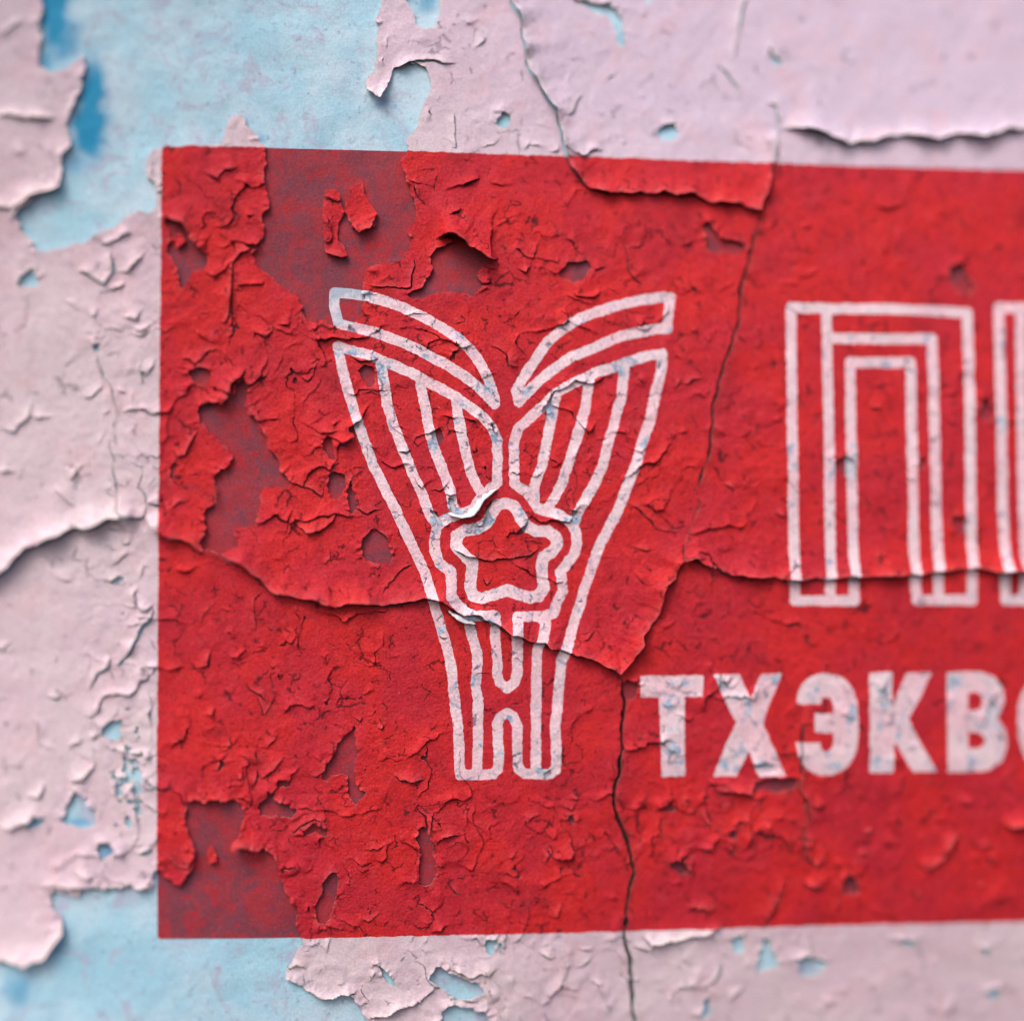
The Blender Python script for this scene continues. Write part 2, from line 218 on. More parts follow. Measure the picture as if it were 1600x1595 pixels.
# traced cracks: points left to right (lifted side above / left of travel), lift, reach, gap width, lift side factor for the other edge
CR = [
 ([(-60, 955), (0, 898), (20, 885), (45, 857), (80, 845), (115, 828), (135, 826), (190, 810), (226, 808)], 32, 24, 6, .0),
 ([(226, 808), (236, 822), (256, 840), (300, 850), (312, 862), (345, 868), (372, 880), (400, 903), (430, 930), (465, 935), (500, 940), (525, 946), (560, 944), (600, 945), (640, 940), (668, 938), (690, 938), (704, 948), (722, 962), (745, 962), (775, 975),
   (808, 995), (820, 1002), (850, 1003), (858, 1015), (880, 1018), (915, 1026), (950, 1043), (970, 1056), (1000, 1012), (1006, 990), (1030, 955), (1036, 925), (1055, 905), (1063, 880), (1085, 876), (1110, 888), (1145, 900),
   (1200, 902), (1240, 908), (1290, 905), (1340, 902), (1400, 903), (1450, 897), (1500, 890), (1550, 893), (1600, 893), (1900, 900)], 22, 28, 6, .0),
 ([(790, -60), (797, 0), (810, 25), (818, 70), (822, 100), (838, 130), (845, 150), (868, 178), (876, 215), (883, 250), (900, 280), (922, 298), (950, 305), (1000, 304), (1040, 305), (1080, 308), (1110, 318), (1150, 322),
   (1185, 332), (1200, 290), (1212, 245), (1216, 205)], 19, 24, 3.0, .0),
 ([(1218, 203), (1262, 206), (1290, 218), (1325, 230), (1360, 224), (1400, 215), (1430, 216), (1470, 222), (1492, 214), (1530, 220), (1565, 208), (1620, 206), (1900, 200)], 27, 15, 5, .0),
 ([(1185, 335), (1175, 375), (1168, 410), (1158, 440), (1152, 500), (1140, 545), (1120, 600), (1112, 640), (1110, 700), (1094, 745), (1088, 770)], 4, 14, 6, .5),
 ([(1166, 410), (1164, 425), (1158, 440)], 8, 14, 7, 0),
 ([(1088, 770), (1092, 785), (1076, 830), (1068, 850), (1063, 880)], 2, 12, 2.6, .5),
 ([(972, 1058), (973, 1110), (971, 1150), (973, 1170), (962, 1215), (957, 1245), (958, 1262), (970, 1290), (980, 1320), (988, 1352), (984, 1380), (980, 1400), (979, 1430), (974, 1456), (982, 1495), (986, 1540), (990, 1595), (994, 1700)], 3, 18, 9, .8),
 ([(1245, 1150), (1262, 1120), (1266, 1090)], 2, 8, 2.6, .4), ([(1252, 1120), (1252, 1180), (1248, 1225), (1256, 1250), (1266, 1275), (1270, 1290)], 6, 12, 5, .2),
 ([(1255, 1240), (1252, 1300), (1256, 1340), (1275, 1352)], 3, 9, 3, .3),
 # flaps
 ([(684, 376), (700, 372), (718, 384), (738, 393), (752, 408), (766, 413), (780, 403)], 52, 30, 6, 0),
 ([(806, 422), (818, 428), (830, 412)], 14, 16, 6, 0), ([(830, 412), (838, 390), (844, 380)], 5, 12, 3.5, 0),
 ([(508, 396), (522, 404), (540, 404)], 10, 16, 2, 0), ([(543, 352), (560, 366), (578, 360), (590, 336)], 10, 16, 2, 0),
 ([(575, 448), (600, 452), (640, 450), (648, 420), (650, 405)], 5, 12, 4, 0),
 ([(256, 336), (285, 352), (308, 388), (320, 400), (330, 396)], 14, 18, 3, 0), ([(360, 540), (365, 520), (362, 480), (364, 410), (378, 396), (398, 388), (412, 372)], 6, 14, 4, 0),
 ([(344, 500), (352, 506), (358, 495), (362, 440)], 8, 14, 4, 0), ([(316, 268), (340, 282), (352, 268), (378, 262)], 7, 12, 3.5, 0), ([(398, 520), (418, 530), (432, 512)], 10, 16, 4, 0),
 ([(278, 556), (295, 562), (304, 570), (330, 548), (350, 548)], 5, 10, 4, 0), ([(315, 632), (330, 628), (345, 640), (352, 636)], 7, 12, 2, 0), ([(345, 640), (362, 620), (364, 600), (376, 592), (385, 578)], 18, 18, 5, 0),
 ([(266, 706), (280, 716), (292, 710), (300, 690), (312, 670)], 9, 15, 4, 0), ([(338, 738), (336, 760), (334, 790), (320, 795)], 8, 10, 3, 0), ([(270, 802), (280, 786), (300, 782)], 4, 8, 3, 0),
 ([(392, 588), (402, 598), (418, 590), (428, 576)], 4, 10, 3, 0), ([(466, 590), (480, 596), (492, 590), (496, 560)], 4, 10, 3, 0), ([(382, 640), (392, 646), (410, 670), (418, 700), (438, 716)], 3, 10, 3, 1.),
 ([(440, 738), (462, 756), (482, 762), (500, 778), (505, 760)], 5, 12, 3.5, 0), ([(460, 822), (480, 832), (500, 832), (520, 815), (530, 800)], 11, 18, 4.5, 0), ([(494, 676), (510, 678), (534, 672)], 5, 10, 3, 0),
 ([(512, 740), (522, 728), (540, 718)], 4, 10, 5, 0), ([(440, 835), (452, 830), (460, 822), (462, 805)], 3, 10, 3.5, 0), ([(500, 870), (508, 880), (518, 872), (516, 855)], 3, 8, 2.8, 0),
 ([(298, 1040), (312, 1044), (324, 1040), (330, 1012)], 8, 14, 4, 0), ([(398, 985), (400, 935), (412, 920)], 3, 10, 3, 0), ([(418, 1030), (426, 1045), (436, 1030)], 3, 8, 3, 0), ([(310, 982), (320, 960), (338, 940)], 3, 9, 2.8, 0),
 ([(316, 1116), (330, 1118), (340, 1100)], 11, 12, 4, 0), ([(384, 1070), (395, 1078), (408, 1088), (420, 1100)], 6, 14, 5, 0), ([(398, 1082), (412, 1118), (432, 1075)], 3, 10, 3, 0),
 ([(402, 1168), (418, 1166), (430, 1155), (434, 1140)], 6, 13, 3.5, 0), ([(400, 1210), (412, 1214), (430, 1200), (444, 1180)], 9, 15, 4.5, 0), ([(482, 1212), (496, 1214), (508, 1200), (512, 1180)], 8, 12, 4, 0),
 ([(344, 1172), (356, 1172), (362, 1160), (360, 1145)], 5, 10, 3.5, 0), ([(368, 1216), (376, 1212), (380, 1205)], 6, 10, 3.5, 0), ([(283, 1251), (305, 1252), (326, 1256), (345, 1248), (368, 1248)], 9, 14, 2, 0),
 ([(354, 1336), (372, 1322), (392, 1324), (418, 1322)], 24, 20, 3, 0), ([(255, 1330), (276, 1352), (292, 1358), (303, 1338), (306, 1325)], 9, 14, 3, 0), ([(400, 1235), (404, 1210), (398, 1200)], 6, 12, 5, 0),
 ([(455, 1310), (468, 1290), (492, 1280), (520, 1284)], 2, 9, 3.5, 1.2), ([(437, 1380), (452, 1400), (462, 1430), (470, 1462)], 2, 8, 2, 1.), ([(498, 1382), (515, 1366), (532, 1362)], 7, 9, 3, 0),
 ([(566, 1328), (590, 1326), (610, 1318)], 7, 14, 3.5, 0), ([(615, 1208), (625, 1218), (645, 1222), (665, 1216)], 9, 14, 5, 0), ([(652, 1260), (664, 1275), (668, 1290), (664, 1310)], 5, 12, 6, 0),
 ([(676, 1322), (690, 1306), (708, 1306), (728, 1300)], 10, 14, 4.5, 0), ([(548, 1118), (562, 1128), (570, 1118)], 6, 10, 3.5, 0), ([(584, 1130), (596, 1138), (606, 1125)], 7, 10, 4, 0), ([(700, 1380), (712, 1392), (724, 1395)], 3, 10, 4, 0),
 ([(786, 1336), (796, 1340), (808, 1325)], 6, 12, 3.5, 0), ([(840, 1342), (850, 1346), (860, 1330), (862, 1312)], 6, 12, 3.5, 0), ([(852, 1432), (868, 1430), (880, 1400)], 5, 12, 3.5, 0), ([(672, 1457), (690, 1450), (702, 1438)], 8, 12, 4, 0),
 ([(558, 1432), (576, 1438), (600, 1420)], 5, 12, 3, 0), ([(872, 1258), (890, 1264), (902, 1240)], 4, 10, 3, 0), ([(885, 1240), (900, 1246), (904, 1228)], 3, 8, 3, 0), ([(820, 1290), (832, 1275), (850, 1272)], 4, 10, 3.5, 0),
 ([(1115, 1234), (1135, 1240), (1155, 1238), (1176, 1238), (1180, 1212)], 9, 13, 4.5, 0), ([(1062, 1342), (1076, 1362), (1090, 1358)], 10, 14, 5, 0), ([(1072, 1414), (1090, 1418), (1108, 1422), (1116, 1408)], 10, 14, 4, 0),
 ([(1095, 1270), (1102, 1290), (1108, 1284), (1100, 1255)], 6, 10, 4, 0), ([(1265, 1256), (1275, 1262), (1290, 1248)], 10, 13, 4, 0), ([(1260, 1345), (1272, 1352), (1290, 1338)], 7, 12, 4, 0), ([(1250, 1378), (1268, 1386), (1290, 1382)], 8, 12, 6, 0),
 ([(1432, 1352), (1450, 1356), (1470, 1345), (1486, 1318), (1502, 1296)], 13, 18, 4.5, 0), ([(1492, 1250), (1510, 1254), (1522, 1246)], 9, 12, 3.5, 0), ([(1560, 1285), (1580, 1292), (1600, 1290), (1640, 1296)], 13, 14, 6, 0),
 ([(1344, 1298), (1356, 1300), (1364, 1290)], 6, 10, 3.5, 0), ([(1338, 1330), (1352, 1336), (1360, 1330)], 6, 10, 3.5, 0), ([(1524, 1318), (1538, 1322), (1550, 1314)], 5, 9, 3.5, 0), ([(1520, 1380), (1532, 1386), (1542, 1380)], 5, 9, 3.5, 0),
 ([(1422, 1400), (1434, 1404), (1440, 1385)], 6, 10, 3.5, 0), ([(1312, 1408), (1322, 1365), (1330, 1362)], 2, 9, 4, 0), ([(1195, 1450), (1205, 1410), (1215, 1405), (1228, 1370)], 5, 12, 4.5, 0),
 ([(975, 785), (1000, 800), (1025, 822), (1050, 835), (1066, 830)], 3, 10, 3.5, 0), ([(985, 852), (1005, 862), (1022, 855)], 7, 12, 4, 0), ([(1035, 920), (1050, 905), (1060, 900)], 5, 12, 4, 0), ([(905, 1003), (918, 996), (930, 985)], 3, 8, 5, 0),
 ([(1060, 598), (1075, 602), (1090, 590), (1100, 595)], 5, 12, 3.5, 0), ([(1046, 604), (1052, 606), (1066, 590)], 6, 12, 4, 0), ([(1128, 758), (1138, 762), (1148, 770)], 5, 10, 4, 0), ([(1354, 634), (1370, 638), (1384, 630)], 5, 11, 3.5, 0),
 ([(1210, 800), (1222, 808), (1230, 806)], 5, 10, 3.5, 0), ([(1368, 890), (1372, 868), (1388, 866)], 3, 9, 4, 0), ([(1410, 745), (1424, 750), (1432, 752)], 3, 9, 3.5, 0), ([(1362, 730), (1374, 742), (1384, 738)], 2, 8, 3, 0),
 ([(788, 552), (795, 572), (806, 574), (812, 572)], 14, 14, 4.5, 0), ([(706, 512), (716, 505), (730, 503)], 2, 10, 3.5, 0), ([(764, 536), (778, 545), (792, 560)], 2, 8, 3, 0),
 ([(706, 858), (730, 870), (756, 874), (790, 876), (815, 870), (832, 866)], 6, 14, 3.8, 0), ([(820, 874), (832, 866), (842, 856)], 5, 10, 5, 0), ([(752, 905), (760, 912), (770, 900)], 3, 8, 3, 0),
 ([(620, 704), (632, 706), (642, 702)], 9, 12, 5, 0), ([(645, 700), (652, 685), (668, 678), (690, 676)], 4, 9, 3.5, 0), ([(694, 682), (705, 672), (728, 678)], 3, 9, 3, 0), ([(668, 770), (686, 768), (698, 756), (704, 750)], 5, 12, 5, 0),
 ([(694, 770), (704, 774), (716, 772)], 14, 12, 4, 0), ([(544, 560), (560, 564), (575, 566), (592, 562)], 8, 8, 4, 0), ([(558, 616), (580, 614), (600, 618)], 4, 9, 3, 0), ([(544, 806), (556, 790), (575, 805), (600, 790)], 4, 12, 4, 0),
 ([(594, 930), (610, 910), (640, 880), (650, 876)], 2, 10, 2.6, 0), ([(470, 640), (480, 622), (494, 606), (500, 600)], 2, 9, 3, 0), ([(486, 570), (494, 560), (498, 556)], 2, 8, 3, 0), ([(610, 668), (625, 666), (640, 672)], 2, 7, 3, 0),
 ([(690, 946), (700, 956), (712, 962), (722, 966)], 16, 12, 4, 0), ([(738, 1052), (750, 1050), (768, 1050)], 3, 8, 4, 0), ([(686, 994), (694, 998), (702, 994)], 4, 9, 3, 0), ([(1030, 365), (1042, 378), (1052, 385)], 2, 9, 4, 0),
 ([(880, 375), (895, 378), (908, 400)], 3, 10, 4, 0), ([(975, 385), (980, 420), (992, 440), (1004, 450)], 4, 12, 4.5, 0), ([(635, 285), (646, 290), (652, 310), (668, 320)], 7, 12, 3.5, 0), ([(700, 340), (712, 335), (722, 330)], 4, 9, 5, 0),
 # pink paint outside the sign
 ([(-10, 186), (30, 184), (60, 188), (92, 190)], 11, 12, 4.5, 0), ([(-60, 330), (20, 328), (50, 308), (88, 300), (102, 270), (104, 248), (140, 244)], 12, 14, 3, 0), ([(10, 345), (30, 335), (55, 310)], 12, 10, 4, 0),
 ([(0, 66), (20, 45), (40, 30)], 5, 10, 5, 0), ([(120, 422), (145, 436), (165, 445), (182, 425), (170, 390)], 8, 14, 4, 0), ([(198, 334), (215, 332), (246, 338)], 5, 10, 3, 1.), ([(182, 425), (200, 424), (222, 405), (228, 390)], 6, 14, 3, 0),
 ([(190, 498), (215, 500), (228, 480)], 6, 12, 3, 0), ([(200, 522), (220, 524), (245, 515)], 5, 10, 3, 0), ([(0, 672), (24, 675), (46, 650), (55, 625)], 8, 14, 3.5, 0), ([(46, 650), (62, 655), (88, 654)], 5, 12, 3, 0),
 ([(-5, 738), (8, 741), (30, 734)], 7, 13, 3, 0), ([(120, 624), (142, 622), (160, 608), (162, 590)], 5, 12, 3, 0), ([(216, 596), (226, 590), (246, 562)], 7, 12, 3.5, 0), ([(108, 752), (118, 745), (132, 724)], 6, 9, 3, 0),
 ([(80, 760), (96, 775), (120, 794)], 5, 10, 3, 1.), ([(140, 540), (152, 556), (158, 580), (172, 600), (178, 625), (184, 650), (176, 672), (175, 700), (180, 740), (184, 770), (184, 800), (196, 812), (222, 810), (230, 790), (226, 770), (218, 760), (226, 720)], 2, 9, 3.2, .6),
 ([(182, 616), (200, 614)], 3, 8, 3, 0), ([(206, 930), (215, 948), (228, 954), (244, 944)], 10, 14, 5, 0), ([(188, 1036), (204, 1020), (212, 1000), (224, 984), (236, 972), (240, 950)], 9, 14, 9, 0), ([(140, 1075), (156, 1055), (170, 1040), (175, 1020)], 10, 14, 6, 0),
 ([(190, 842), (196, 848), (208, 846)], 5, 9, 3.5, 0), ([(70, 1088), (90, 1090), (98, 1075)], 7, 12, 4, 0), ([(40, 1240), (60, 1246), (76, 1222)], 11, 14, 4, 0), ([(106, 1170), (120, 1160), (136, 1156)], 6, 8, 3.5, 0), ([(112, 1226), (130, 1214), (148, 1198), (150, 1184)], 13, 14, 5, 0),
 ([(-5, 1286), (20, 1294), (40, 1284), (70, 1272)], 9, 15, 3, 0), ([(-10, 1500), (20, 1500), (56, 1505), (88, 1478), (104, 1452), (100, 1430)], 16, 20, 4, 0), ([(110, 1362), (125, 1366), (142, 1370), (155, 1362)], 14, 14, 6, 0),
 ([(62, 1382), (90, 1384), (130, 1386), (134, 1400)], 8, 12, 3, 0), ([(200, 1376), (218, 1388), (232, 1384), (240, 1364)], 9, 12, 3, 0), ([(205, 1328), (222, 1338), (240, 1318)], 8, 10, 3, 0), ([(447, 1515), (465, 1505), (480, 1516)], 10, 12, 3, 0),
 ([(480, 1545), (500, 1556), (530, 1558), (560, 1545)], 7, 12, 3, 0), ([(568, 1590), (600, 1586), (640, 1568), (665, 1560)], 12, 14, 3, 0), ([(700, 1510), (735, 1525), (765, 1520), (782, 1508)], 9, 14, 4, 0), ([(840, 1482), (858, 1498), (872, 1494)], 9, 14, 3.5, 0),
 ([(895, 1510), (910, 1508), (925, 1485)], 8, 12, 4, 0), ([(918, 1530), (935, 1538), (948, 1534)], 6, 12, 3.5, 0), ([(1000, 1458), (1016, 1474), (1045, 1470), (1072, 1466), (1090, 1462), (1118, 1452), (1135, 1440)], 13, 13, 4.5, 0), ([(1112, 1540), (1122, 1520), (1128, 1500)], 6, 9, 6, 0),
 ([(1225, 1500), (1250, 1500), (1268, 1490), (1262, 1455)], 4, 10, 4, 0), ([(1135, 1565), (1150, 1550), (1165, 1545)], 6, 10, 5, 0), ([(566, 130), (590, 162), (612, 135)], 14, 14, 2, 0), ([(612, 116), (640, 100), (680, 98), (712, 104)], 6, 12, 4.5, 0), ([(740, 78), (755, 68), (765, 58)], 6, 10, 4, 0),
 ([(1148, 100), (1152, 60), (1160, 30), (1168, -20)], 5, 12, 5, 0), ([(1118, 100), (1140, 125), (1150, 138), (1150, 160)], 3, 9, 4, 0), ([(1195, 165), (1212, 165), (1216, 205)], 6, 9, 5, 0), ([(1215, 205), (1212, 235), (1200, 290)], 3, 9, 3, 0),
 ([(706, 232), (716, 230), (712, 200), (708, 175)], 3, 9, 3, 0), ([(748, 234), (770, 226), (785, 212)], 4, 9, 3, 0), ([(812, 236), (826, 226), (832, 218)], 4, 9, 3, 0), ([(878, 185), (892, 178), (912, 145)], 4, 12, 3, 0), ([(945, 130), (955, 120), (966, 112)], 5, 10, 3.5, 0),
]
# deep blue places of the old paint: x, y, rx, ry, strength
STAIN = [(84, 10, 24, 75, 1.5), (100, 60, 22, 40, .9), (140, 200, 26, 46, 1.4), (120, 255, 26, 16, .6), (76, 96, 13, 16, .8), (144, 160, 20, 66, 1.3), (128, 205, 18, 42, 1.3), (142, 115, 10, 25, .8), (118, 1288, 26, 10, .7), (55, 1284, 14, 8, .6), (30, 1545, 22, 30, .6), (18, 1500, 20, 12, .5), (240, 1360, 8, 20, .8),
         (90, 1470, 18, 40, .35), (168, 1330, 18, 14, .6), (975, 62, 8, 14, .7), (405, 215, 9, 7, .6), (600, 165, 22, 8, .4), (670, 0, 18, 18, .6), (45, 430, 15, 14, .2), (1045, 198, 14, 6, .5), (1100, 1572, 8, 14, .6), (1385, 1095, 8, 24, .6), (1550, 1110, 12, 26, .5)]

WORN = [(1120, 1066, 12, 12), (1190, 1196, 20, 8), (1130, 1195, 12, 10), (1210, 1062, 14, 8), (1045, 1100, 22, 9), (1052, 1170, 16, 22), (1062, 1066, 14, 8), (1168, 1105, 8, 18), (1376, 1090, 10, 30), (1402, 1140, 7, 14), (1365, 1190, 12, 12),
        (1490, 1064, 12, 14), (1552, 1112, 14, 36), (1522, 1190, 10, 9), (1326, 1115, 9, 24), (1268, 1078, 12, 10), (1300, 1195, 14, 8), (594, 575, 18, 22), (545, 552, 30, 8), (548, 460, 44, 9), (524, 484, 9, 26), (682, 812, 14, 18), (704, 795, 20, 14),
        (748, 824, 22, 12), (762, 812, 10, 14), (772, 684, 8, 24), (676, 700, 12, 12), (858, 640, 9, 16), (897, 812, 14, 12), (968, 582, 16, 10), (765, 606, 9, 14), (690, 885, 10, 14), (688, 988, 9, 10), (852, 1205, 12, 10), (742, 1062, 9, 9), (666, 560, 10, 8),
        (1300, 735, 9, 12), (1328, 735, 12, 20), (820, 612, 12, 8), (962, 475, 24, 6), (1007, 700, 9, 18), (548, 640, 9, 8), (1562, 660, 10, 16), (820, 795, 10, 12), (745, 970, 20, 8), (790, 1120, 10, 8)]
# ================================================================== fields on a graded grid
def graded(spec):
    out = []
    for a, b, st in spec:
        n = max(1, int(round((b - a) / st))); out.append(np.linspace(a, b, n, endpoint=False))
    out.append([spec[-1][1]]); return np.concatenate(out)
GU = graded([(-260, -20, 8), (-20, 240, 1.9), (240, 1250, 1.5), (1250, 1620, 2.1), (1620, 1860, 8)])
GV = graded([(-260, -20, 8), (-20, 225, 2.1), (225, 1250, 1.5), (1250, 1450, 1.7), (1450, 1615, 2.1), (1615, 1860, 8)])
U, V = np.meshgrid(GU, GV); U = U.astype(np.float32); V = V.astype(np.float32)

# ragged outlines: the coordinates are shaken before the traced lines are looked up
w1x, w1y = pn(U, V, 26, 1), pn(U, V, 26, 2)
w2x, w2y = pn(U, V, 9, 3), pn(U, V, 9, 4)
w3x, w3y = pn(U, V, 4, 5), pn(U, V, 4, 6)
WU = U + 4.0 * w1x + 1.2 * w2x + .35 * w3x
WV = V + 4.0 * w1y + 1.2 * w2y + .35 * w3y
w0x, w0y = pn(U, V, 70, 7), pn(U, V, 70, 8)
VU = U + 22 * w0x + 9 * w1x + 2.0 * w2x + .4 * w3x
VV = V + 22 * w0y + 9 * w1y + 2.0 * w2y + .4 * w3y

def under_height(u, v):
    return 2.4 * pn(u, v, 160, 11) + 0.8 * pn(u, v, 45, 12) + 0.25 * pn(u, v, 14, 13)
H0 = under_height(U, V)

# --- how broken the paint is
def blob(x, y, rx, ry): return np.exp(-((U - x) / rx) ** 2 - ((V - y) / ry) ** 2)
I = 0.16 + .32 * blob(400, 560, 190, 300) + .30 * blob(420, 1220, 240, 230) + .17 * blob(700, 620, 330, 260) + .27 * blob(800, 1350, 420, 130) + .25 * blob(1000, 700, 220, 300) \
    + .30 * blob(1150, 1300, 260, 130) + .40 * blob(205, 1150, 55, 260) + .25 * blob(200, 650, 60, 260) + .35 * blob(700, 1530, 330, 60) + .2 * blob(820, 400, 260, 130) + .2 * blob(1230, 1040, 200, 150) - .04 * blob(1400, 330, 300, 200) + .12 * blob(1380, 700, 200, 180) + .12 * blob(450, 1000, 200, 90) \
    - .18 * blob(1400, 80, 420, 150) - .12 * blob(60, 620, 110, 240) - .18 * blob(1450, 1010, 220, 110) - .12 * blob(380, 1100, 60, 60) - .17 * blob(660, 620, 110, 120) - .08 * blob(900, 640, 100, 120)
I = I + .22 * pn(U, V, 95, 21) + .10 * pn(U, V, 38, 22)
I = np.clip(I, 0, 1)

def voronoi(x, y, cell, seed):
    gx = x / cell; gy = y / cell
    ix = np.floor(gx).astype(np.int32); iy = np.floor(gy).astype(np.int32)
    best = np.full(x.shape, 1e9, np.float32); bx = np.zeros_like(best); by = np.zeros_like(best); ci = np.zeros(x.shape, np.int32); cj = np.zeros(x.shape, np.int32)
    for dj in (-1, 0, 1):
        for di in (-1, 0, 1):
            a, b = ix + di, iy + dj
            px = (a + .1 + .8 * h2(a, b, seed)) * cell; py = (b + .1 + .8 * h2(a, b, seed + 1)) * cell
            d = (x - px) ** 2 + (y - py) ** 2; k = d < best
            best = np.where(k, d, best); bx = np.where(k, px, bx); by = np.where(k, py, by); ci = np.where(k, a, ci); cj = np.where(k, b, cj)
    gap = np.full(x.shape, 1e3, np.float32); lift = np.zeros(x.shape, np.float32); Fm = np.full(x.shape, 1e3, np.float32)
    return best, bx, by, ci, cj, gap, lift, Fm
def crackle(x, y, cell, seed, A, lam, wmax, q, power=1.0):
    best, bx, by, ci, cj, gap, lift, Fm = voronoi(x, y, cell, seed)
    for dj in (-2, -1, 0, 1, 2):
        for di in (-2, -1, 0, 1, 2):
            if abs(di) + abs(dj) == 0 or abs(di) + abs(dj) > 3: continue
            a, b = ci + di, cj + dj
            px = (a + .1 + .8 * h2(a, b, seed)) * cell; py = (b + .1 + .8 * h2(a, b, seed + 1)) * cell
            dx = px - bx; dy = py - by; l = np.sqrt(dx * dx + dy * dy) + 1e-3
            F = ((x - px) ** 2 + (y - py) ** 2 - best) / (2 * l)
            e = h2(ci + a, cj + b, seed + 2) * .6 + .4 * h2(ci * 3 + a * 3 + 7, cj * 3 + b * 3 + 1, seed + 3)
            nv = dy / l; nu = dx / l
            op = np.clip((q - e) * 3.0, 0, 1)
            # edges that run level open more than upright ones
            wd = wmax * op * (.45 + .55 * np.abs(nv * .9 + nu * .35))
            gap = np.minimum(gap, np.where(op > .02, F - np.maximum(wd * .5, .0), 1e3))
            dirf = np.clip(.12 + .88 * (nv * .93 + nu * .30), 0, 1)
            lift = lift + A * op * dirf * np.exp(-np.maximum(F, 0) / lam)
    return gap, lift, ci, cj
taper = .35 * pn(U, V, 22, 31)
g1, l1, CI, CJ = crackle(VU, VV, 74, 41, 6.3, 12.0, 4.0, I + taper * .8 + .02)
g2, l2, CI2, CJ2 = crackle(VU * 1.0 + 6 * w1y, VV + 6 * w1x, 33, 51, 3.6, 7.0, 3.0, np.clip(I * 1.0 - .16, 0, 1) + taper * .7)
H1 = l1 + l2
C = np.minimum(g1, g2)
# --- fallen coat
M = np.full(U.shape, 60., np.float32)
HU = U + 5.5 * w1x + 2.6 * w2x + .6 * w3x; HV = V + 5.5 * w1y + 2.6 * w2y + .6 * w3y
for k, pts in enumerate(HOLES):
    sy, sx = box_apply(GU, GV, pts, 62)
    M[sy, sx] = np.minimum(M[sy, sx], poly_sdf(HU[sy, sx], HV[sy, sx], smooth_poly(pts, 1, True)))
for pts in ISLANDS:
    sy, sx = box_apply(GU, GV, pts, 20)
    M[sy, sx] = np.maximum(M[sy, sx], -poly_sdf(WU[sy, sx], WV[sy, sx], pts))
gy, gx = np.gradient(M, GV, GU); gl = np.hypot(gx, gy) + 1e-3
H1 += (6.5 * np.clip(-gy / gl * .93 - gx / gl * .3 + .05, 0, 1)) * np.exp(-np.maximum(M, 0) / 9.0) * (.55 + .8 * pn(U, V, 30, 63)).clip(0, 1.4)
# crumbs missing where the cracks are worst
crumb = -3.2 * blob(195, 1235, 48, 130) - 1.6 * blob(700, 1535, 260, 40) - 1.2 * blob(225, 980, 30, 120) + 3.2 * (pn(U, V, 16, 61) + .5 * pn(U, V, 6, 62)) + 5.2 - 3.0 * ss(I, .40, .85)
M = np.minimum(M, np.where(crumb < 8, crumb * 1.8, 60))
C = np.minimum(C, M)
# --- traced cracks and lips
WEAR = np.zeros(U.shape, np.float32)
for k, (pts, A, lam, wd, other) in enumerate(CR):
    if k > 9 and pts[0][0] > 1030 and 1200 < pts[0][1] < 1440: A, lam, wd = A * 1.55, lam * 1.1, wd * 1.2
    elif k > 9 and pts[0][0] > 1000 and pts[0][1] > 560: A, wd = A * 1.3, wd * 1.2
    pad = lam * 4 + 12
    sy, sx = box_apply(GU, GV, pts, pad)
    uu, vv = WU[sy, sx], WV[sy, sx]
    d, side, par, L = seg_dist(uu, vv, pts)
    e0 = 0 if (pts[0][0] < -20 or pts[0][1] < -20) else 1
    e1 = 0 if (pts[-1][0] > 1620 or pts[-1][1] > 1650) else 1
    tl = min(.5, 22.0 / L)
    tap = np.minimum(ss(par, -.001, tl) if e0 else 1, 1 - ss(par, 1 - tl, 1.001) if e1 else 1)
    var = .75 + .55 * pn(par * L + k * 91, par * 0 + k * 13.7, 34, 71)
    li = A * tap * var * (np.where(side > 0, 1.0, other * .8))
    WEAR[sy, sx] = np.maximum(WEAR[sy, sx], (side > 0) * np.exp(-d / 5.5) * tap * min(1.0, .25 + A / 18) * np.clip(.75 + 1.1 * pn(uu, vv, 15, 75), 0, 1))
    # sheets bend: flat far away, steep near the broken lip
    H1[sy, sx] = np.maximum(H1[sy, sx], 0) + li * np.exp(-d / (lam * .75)) * 1.0 
    # the neighbouring lower sheet is pressed back
    H1[sy, sx] *= 1 - .8 * tap * np.exp(-d / 9.0) * (side < 0) * (1 - other if other < 1 else 0)
    w = wd * .88 * (.35 + .65 * tap) * (.8 + .5 * pn(uu, vv, 18, 72))
    ok = (par > .0005) & (par < .9995)
    C[sy, sx] = np.minimum(C[sy, sx], np.where(ok, d - w * .5, 50))
# --- sheet undulation, blisters and brushed grain
und = 1.6 * pn(VU, VV, 60, 81) + 1.0 * np.abs(pn(VU, VV, 34, 82)) + .22 * pn(U, V, 13, 83) + .06 * pn(U, V, 6, 84)
H1 = H0 + 5.0 + np.maximum(H1, 0) + und * (.5 + .7 * I)
C = np.clip(C, -20, 20)

